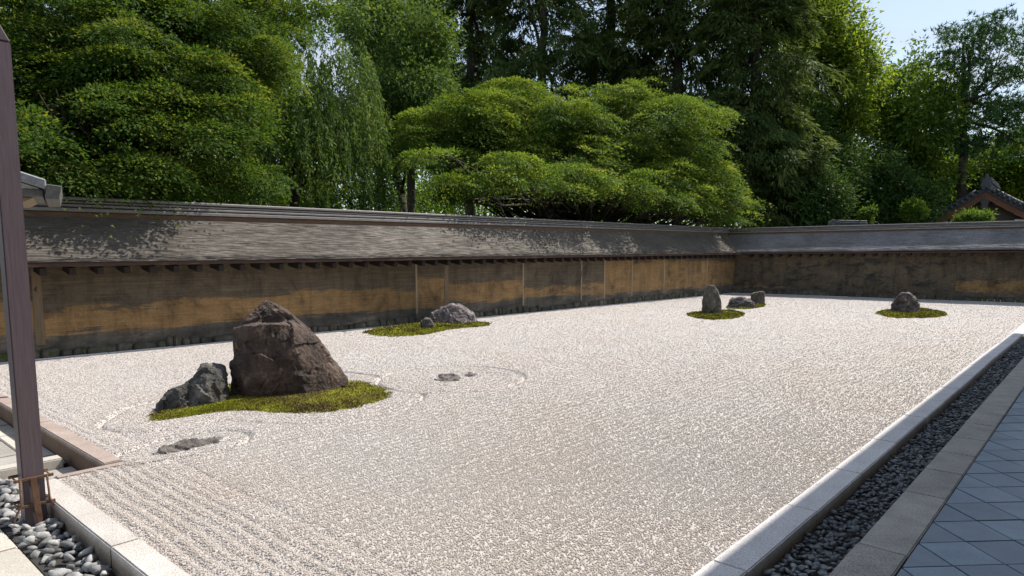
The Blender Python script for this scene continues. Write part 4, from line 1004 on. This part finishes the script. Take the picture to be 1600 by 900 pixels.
def tree(name, label, cat, group, m_leaf, lobes, style, base, tr, dens, per, ln, fork=.45, trunks=1, limbs=True, top=None, **kw):
    b = np.array([base[0], base[1], -.3]); root = empty(name, label, cat, (b[0], b[1], -.3), group=group)
    v, ti = crown_mesh(lobes, style, dens, per, ln, **kw)
    f = np.arange(len(v), dtype=np.int32).reshape(-1, 3)
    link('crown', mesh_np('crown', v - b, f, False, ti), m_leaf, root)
    cen = np.mean([l['c'] for l in lobes], 0) if top is None else np.array(top, float); mb = MB()
    for q in range(trunks):
        bb = np.array([RNG.normal(0, .35) if trunks > 1 else 0, RNG.normal(0, .35) if trunks > 1 else 0, -.05]); fk = (cen - b) * np.array([fork, fork, fork * 1.0]); fk = bb * .6 + fk + [0, 0, .2]
        pts = limb_pts(bb, fk, 0, 6, .05); mb.tube(pts, list(np.linspace(tr, tr * .7, 6)), 9)
        tp = limb_pts(fk, cen - b + RNG.normal(0, .2, 3), .02, 6, .1); mb.tube(tp, list(np.linspace(tr * .7, tr * .16, 6)), 7)
        if limbs:
            for l in lobes:
                if trunks > 1 and RNG.random() < .45: continue
                s0_ = fk + (tp[-1] - fk) * RNG.uniform(0, .5); e = l['c'] - b
                lp = limb_pts(s0_, e, -.04, 6, .14); r0 = tr * RNG.uniform(.3, .45); mb.tube(lp, list(np.linspace(r0, r0 * .2, 6)), 6)
                for _ in range(4):
                    s2 = lp[RNG.integers(2, 5)]; e2 = e + (RNG.normal(size=3) * l['r'] * .36) @ l['ax']; mb.tube(limb_pts(s2, e2, .03, 5, .16), list(np.linspace(r0 * .42, r0 * .07, 5)), 5)
    mb.build('trunk', M['bark'], root, smooth=True)
    return len(v) // 3
NL = 0
# big maple behind the near end of the long wall
o1 = [(-160, -70), (432, -70), (428, 20), (440, 110), (425, 165), (388, 205), (372, 245), (350, 292), (300, 312), (30, 305), (-160, 300)]
NL += tree('maple_tree', 'huge spreading green maple shading the near end of the long wall', 'tree', None, LF['maple'],
  tiers(o1, lambda x: 16.6 + .002 * x, 2.4, 46, (45, 85), (14, 28), (.8, 1.4)) + [*[wlobe(s, o + do, z + dz, .95, .75, .26) for do, dz in ((0, 0), (-.35, .55)) for s, o, z in ((-1.4, -.6, 3.3), (-.5, -.55, 3.3), (.3, -.5, 3.25), (1.1, -.6, 3.4), (1.9, -.75, 3.55), (2.7, -.95, 3.8), (3.4, -1.2, 4.2))], lobe(363, 172, 58, 24, 14.4, 1.1), lobe(300, 218, 62, 24, 14.1, 1.1), lobe(230, 262, 62, 20, 13.7, 1.), lobe(325, 118, 62, 24, 14.8, 1.1), lobe(160, 284, 55, 16, 13.6, .9), lobe(100, 272, 60, 18, 13.5, .9), lobe(60, 70, 140, 100, 16.4, 2.), lobe(220, 60, 130, 90, 16.8, 2.), lobe(335, 70, 85, 80, 16.6, 1.8), lobe(130, 190, 150, 80, 15.6, 1.8), lobe(290, 190, 90, 70, 15.6, 1.6), lobe(-60, 180, 90, 110, 15.8, 1.8)],
  'maple', far(190, 300, 17.4)[:2], .26, 7.0, 135, .060, fork=.4, gap=.38, gfreq=.9, size=(.24, .48), aspect=.72, seed=1, clear=lambda C: wall_off(C) < .12)
NL += tree('weeping_cherry', 'weeping cherry with long hanging strands beside the huge maple', 'tree', None, LF['cherry'],
  [lobe(480, 95, 80, 50, 21, 1.8), lobe(440, 165, 80, 50, 20.5, 1.6), lobe(525, 150, 65, 60, 21, 1.6), lobe(400, 215, 55, 40, 20, 1.2), lobe(480, 215, 75, 40, 20, 1.5), lobe(550, 215, 45, 40, 21, 1.2)],
  'weeping', far(432, 300, 20.6)[:2], .15, 6.0, 75, .12, fork=.45, trunks=2, gap=.36, size=(.5, 1.1), aspect=.36, seed=2)
NL += tree('cherry_tree', 'airy pale green broadleaf tree between weeping cherry and dome shaped maple', 'tree', None, LF['cherry'],
  [lobe(610, 60, 85, 55, 26, 2.2), lobe(665, 110, 48, 55, 26, 1.8), lobe(560, 25, 60, 45, 27, 2), lobe(625, 130, 60, 45, 25.5, 1.8), lobe(590, 200, 45, 70, 26, 1.5)],
  'broad', far(640, 300, 26)[:2], .2, 6.0, 75, .13, gap=.42, size=(.35, .75), aspect=.6, seed=3)
o5 = [(606, 232), (622, 190), (680, 168), (712, 150), (770, 138), (820, 134), (905, 140), (950, 146), (1000, 138), (1058, 142), (1092, 170), (1108, 204), (1150, 246), (1146, 300), (1130, 338), (1100, 346), (1000, 340), (880, 332), (750, 310), (640, 296), (612, 270)]
NL += tree('maple_tree', 'wide dome shaped maple with sunlit crown hanging over the long wall', 'tree', None, LF['maple2'],
  tiers(o5, lambda x: 21.8 + 6.6 * (x - 600) / 560, 2.5, 46, (26, 55), (10, 20), (.6, 1.2)) + [*[wlobe(s, -1.35 + 1.05 * min(1, (s - 8.6) / 7.5), 3.7 + .35 * math.sin(s * 2.3), RNG.uniform(.7, 1.1), RNG.uniform(.6, .9), RNG.uniform(.16, .34)) for s in np.arange(9.2, 24.6, .8)], lobe(830, 188, 105, 46, 23.8, 1.9), lobe(965, 200, 115, 58, 25.4, 2.0), lobe(725, 210, 90, 52, 22.6, 1.8), lobe(860, 262, 125, 50, 23.2, 1.9), lobe(1062, 225, 74, 66, 26.7, 1.9), lobe(655, 236, 48, 52, 21.9, 1.4), lobe(1000, 290, 110, 42, 24.8, 1.7), lobe(1105, 280, 50, 48, 27.3, 1.5), lobe(760, 275, 90, 34, 22.4, 1.6)],
  'maple', far(860, 330, 25.4)[:2], .2, 6.8, 110, .070, fork=.3, trunks=3, gap=.36, gfreq=1.0, size=(.22, .46), aspect=.68, seed=4,
  clear=lambda C: wall_off(C) < np.where(C[:, 1] > 24, .5, -.35 + .75 * np.clip((C[:, 1] - 11) / 7, 0, 1)))
# tall dark conifers
CON = 'tall dark conifers behind the maple'
def conifer(label, px, D, top, bottom, half, seed, dens=3.2, per=72, gap=.38, basey=345, ln=.27, n=7):
    ls = []
    for i in range(n):
        t = (i + .5) / n; y = top + (bottom - top) * t
        wd = half * (.30 + .75 * t ** .75) * (1 if i < n - 1 else .8)
        ls.append(lobe(px + half * .28 * math.sin(i * 2.4 + seed), y, wd, (bottom - top) / n * .72, D, max(1.4, wd * D / F_PX * .8)))
    return tree('conifer_tree', label, 'tree', CON, LF['conifer'], ls, 'conifer', far(px, basey, D)[:2], .32, dens, per, ln, fork=.6, top=far(px, top + 20, D), gap=gap, size=(.5, 1.0), aspect=.30, seed=seed)
NL += conifer('dark conifer rising behind the pale broadleaf tree', 735, 40, -190, 250, 85, 11)
NL += conifer('dark layered conifer over the middle of the dome shaped maple', 845, 37, -170, 230, 95, 12, gap=.38)
NL += conifer('slimmer dark conifer with bare gaps behind the dome shaped maple', 955, 42, -200, 240, 85, 13, gap=.42)
NL += conifer('dark drooping conifer over the sunny end of the dome shaped maple', 1060, 39, -230, 260, 95, 14)
NL += conifer('massive dense conifer reaching down to the wall corner', 1180, 36, -240, 350, 88, 15, dens=3.4, gap=.3, n=9)
NL += conifer('distant conifer tip showing above the weeping cherry', 425, 44, -90, 260, 60, 16)
NL += conifer('dark conifer tip behind the airy broadleaf tree', 640, 46, -120, 260, 70, 17)
NL += tree('camphor_tree', 'tall sunlit golden green tree with open branches beside the massive conifer', 'tree', None, LF['gold'],
  [lobe(1282, 60, 50, 46, 43, 2.6), lobe(1336, 120, 34, 40, 43, 2.2), lobe(1275, 120, 50, 45, 43.5, 2.2), lobe(1240, 20, 46, 45, 44, 2.2), lobe(1262, -20, 42, 36, 44, 2.2), lobe(1325, 180, 40, 30, 43, 1.8), lobe(1270, 205, 45, 34, 43, 1.8)],
  'broad', far(1262, 345, 43)[:2], .3, 4.0, 75, .20, fork=.42, gap=.42, size=(.45, .95), aspect=.6, seed=21)
NL += tree('oak_tree', 'light green airy tree between golden tree and tall pine', 'tree', None, LF['broad'],
  [lobe(1425, 112, 26, 28, 47, 2.), lobe(1405, 165, 42, 40, 47, 2.4), lobe(1448, 190, 36, 50, 44, 2), lobe(1385, 250, 60, 40, 46, 2.2), lobe(1440, 265, 45, 35, 46, 2)],
  'broad', far(1395, 345, 47)[:2], .26, 3.6, 70, .21, fork=.4, gap=.42, size=(.45, .95), aspect=.6, seed=22)
NL += tree('pine_tree', 'tall dark pine with bare trunk standing before the open sky', 'tree', None, LF['pine'],
  [lobe(1522, 52, 34, 20, 45, 1.8), lobe(1565, 72, 40, 20, 45, 1.9), lobe(1492, 96, 26, 16, 45, 1.5), lobe(1545, 118, 50, 16, 45, 2), lobe(1605, 98, 40, 28, 45, 2), lobe(1490, 150, 28, 16, 45, 1.6), lobe(1590, 168, 50, 20, 45, 2), lobe(1530, 186, 40, 16, 45, 1.9), lobe(1488, 215, 26, 14, 45, 1.5), lobe(1600, 226, 46, 20, 45, 2), lobe(1545, 232, 36, 14, 45, 1.7)],
  'pine', far(1508, 345, 45)[:2], .30, 2.5, 70, .22, fork=.55, top=far(1512, 60, 45), gap=.4, size=(.5, .95), aspect=.22, seed=23)
NL += tree('maple_tree', 'bright fresh green tree lit behind the temple gable', 'tree', None, LF['fresh'],
  [lobe(1565, 262, 55, 26, 52, 2.4), lobe(1605, 280, 40, 26, 52, 2.2), lobe(1530, 285, 40, 20, 53, 2), lobe(1640, 250, 60, 40, 53, 2.5)], 'maple', far(1575, 345, 52)[:2], .22, 3.4, 70, .20, gap=.34, size=(.6, 1.1), aspect=.6, seed=24)
NL += tree('maple_tree', 'fresh green tree glowing behind the pine trunk', 'tree', None, LF['fresh'],
  [lobe(1470, 280, 45, 28, 54, 2.2), lobe(1425, 300, 40, 24, 54, 2), lobe(1500, 300, 35, 24, 54, 2)], 'maple', far(1465, 345, 54)[:2], .2, 3.2, 66, .20, gap=.36, size=(.6, 1.1), aspect=.6, seed=25)
# rounded shrubs that peep over the end wall
SH = 'clipped trees peeping over the end wall'
for i, (px, py, rx, ry, D, lab) in enumerate([(1360, 337, 12, 10, 36, 'small clipped round tree beside the tiled ridge'), (1426, 329, 13, 12, 37, 'small feathery clipped tree between round tree and gable'), (1519, 340, 17, 7, 36, 'low clipped tree before the temple gable')]):
    NL += tree('clipped_tree', lab, 'tree', SH, LF['broad'], [lobe(px, py, rx, ry, D, .5), lobe(px - rx * .5, py + 4, rx * .6, ry * .6, D, .4), lobe(px + rx * .55, py + 3, rx * .6, ry * .6, D, .4)], 'broad', far(px, 345, D)[:2], .06, 22, 60, .10, gap=.2, size=(.10, .22), aspect=.5, seed=40 + i)
# evergreen shrubs along the far side of the walls
EV = 'evergreen shrubs behind the walls'
for i, (px, py, rx, ry, D, lab) in enumerate([
  (150, 285, 90, 34, 20, 'dark evergreen shrub under the huge maple'), (330, 300, 60, 26, 22, 'speckled evergreen shrub between maple and cherry trunks'), (545, 290, 60, 44, 24, 'dark evergreen shrub beneath the airy broadleaf tree'),
  (480, 310, 40, 22, 30, 'low sunny shrub seen between the cherry trunks'), (1250, 310, 60, 45, 36, 'dark evergreen shrub at the foot of the golden tree'), (1330, 290, 60, 50, 40, 'dark evergreen shrub behind the clipped round tree'), (1400, 310, 50, 34, 41, 'dense dark shrub under the light green tree'),
  (1440, 325, 40, 26, 50, 'dark shrub beside the temple gable'), (1230, 240, 60, 70, 40, 'tall dark evergreen shrub in front of the golden tree trunk')]):
    mat_ = LF['fresh'] if 'sunny' in lab else LF['shrub']
    NL += tree('evergreen_shrub', lab, 'shrub', EV, mat_, [lobe(px, py, rx, ry, D), lobe(px - rx * .5, py + ry * .4, rx * .6, ry * .7, D), lobe(px + rx * .5, py + ry * .35, rx * .6, ry * .7, D)], 'broad', far(px, 350, D)[:2], .1, 4.8, 70, .10 * D / 25, gap=.34, size=(.3, .7), aspect=.6, seed=60 + i)
# wooded hillside far behind, one mass
lb = []
for px in range(-250, 1750, 62):
    D = 92 + 12 * math.sin(px * .7); t = 215 + 40 * math.sin(px * .021) + 25 * math.sin(px * .077); lb.append(lobe(px, t + 70, 52, 75, D, 4.5)); lb.append(lobe(px + 30, 330, 60, 50, D - 9, 4))
v, ti = crown_mesh(lb, 'broad', .30, 40, .44, gap=.34, size=(.9, 2.0), aspect=.55, seed=90)
setp(link('woods', mesh_np('woods', v, np.arange(len(v), dtype=np.int32).reshape(-1, 3), False, ti), LF['broad']), 'dense green woods closing the view behind the trees', kind='stuff')
print('leaves', NL, 'woods', len(v) // 3, 'grains', NGRAIN, 'objects', len(sc.objects))
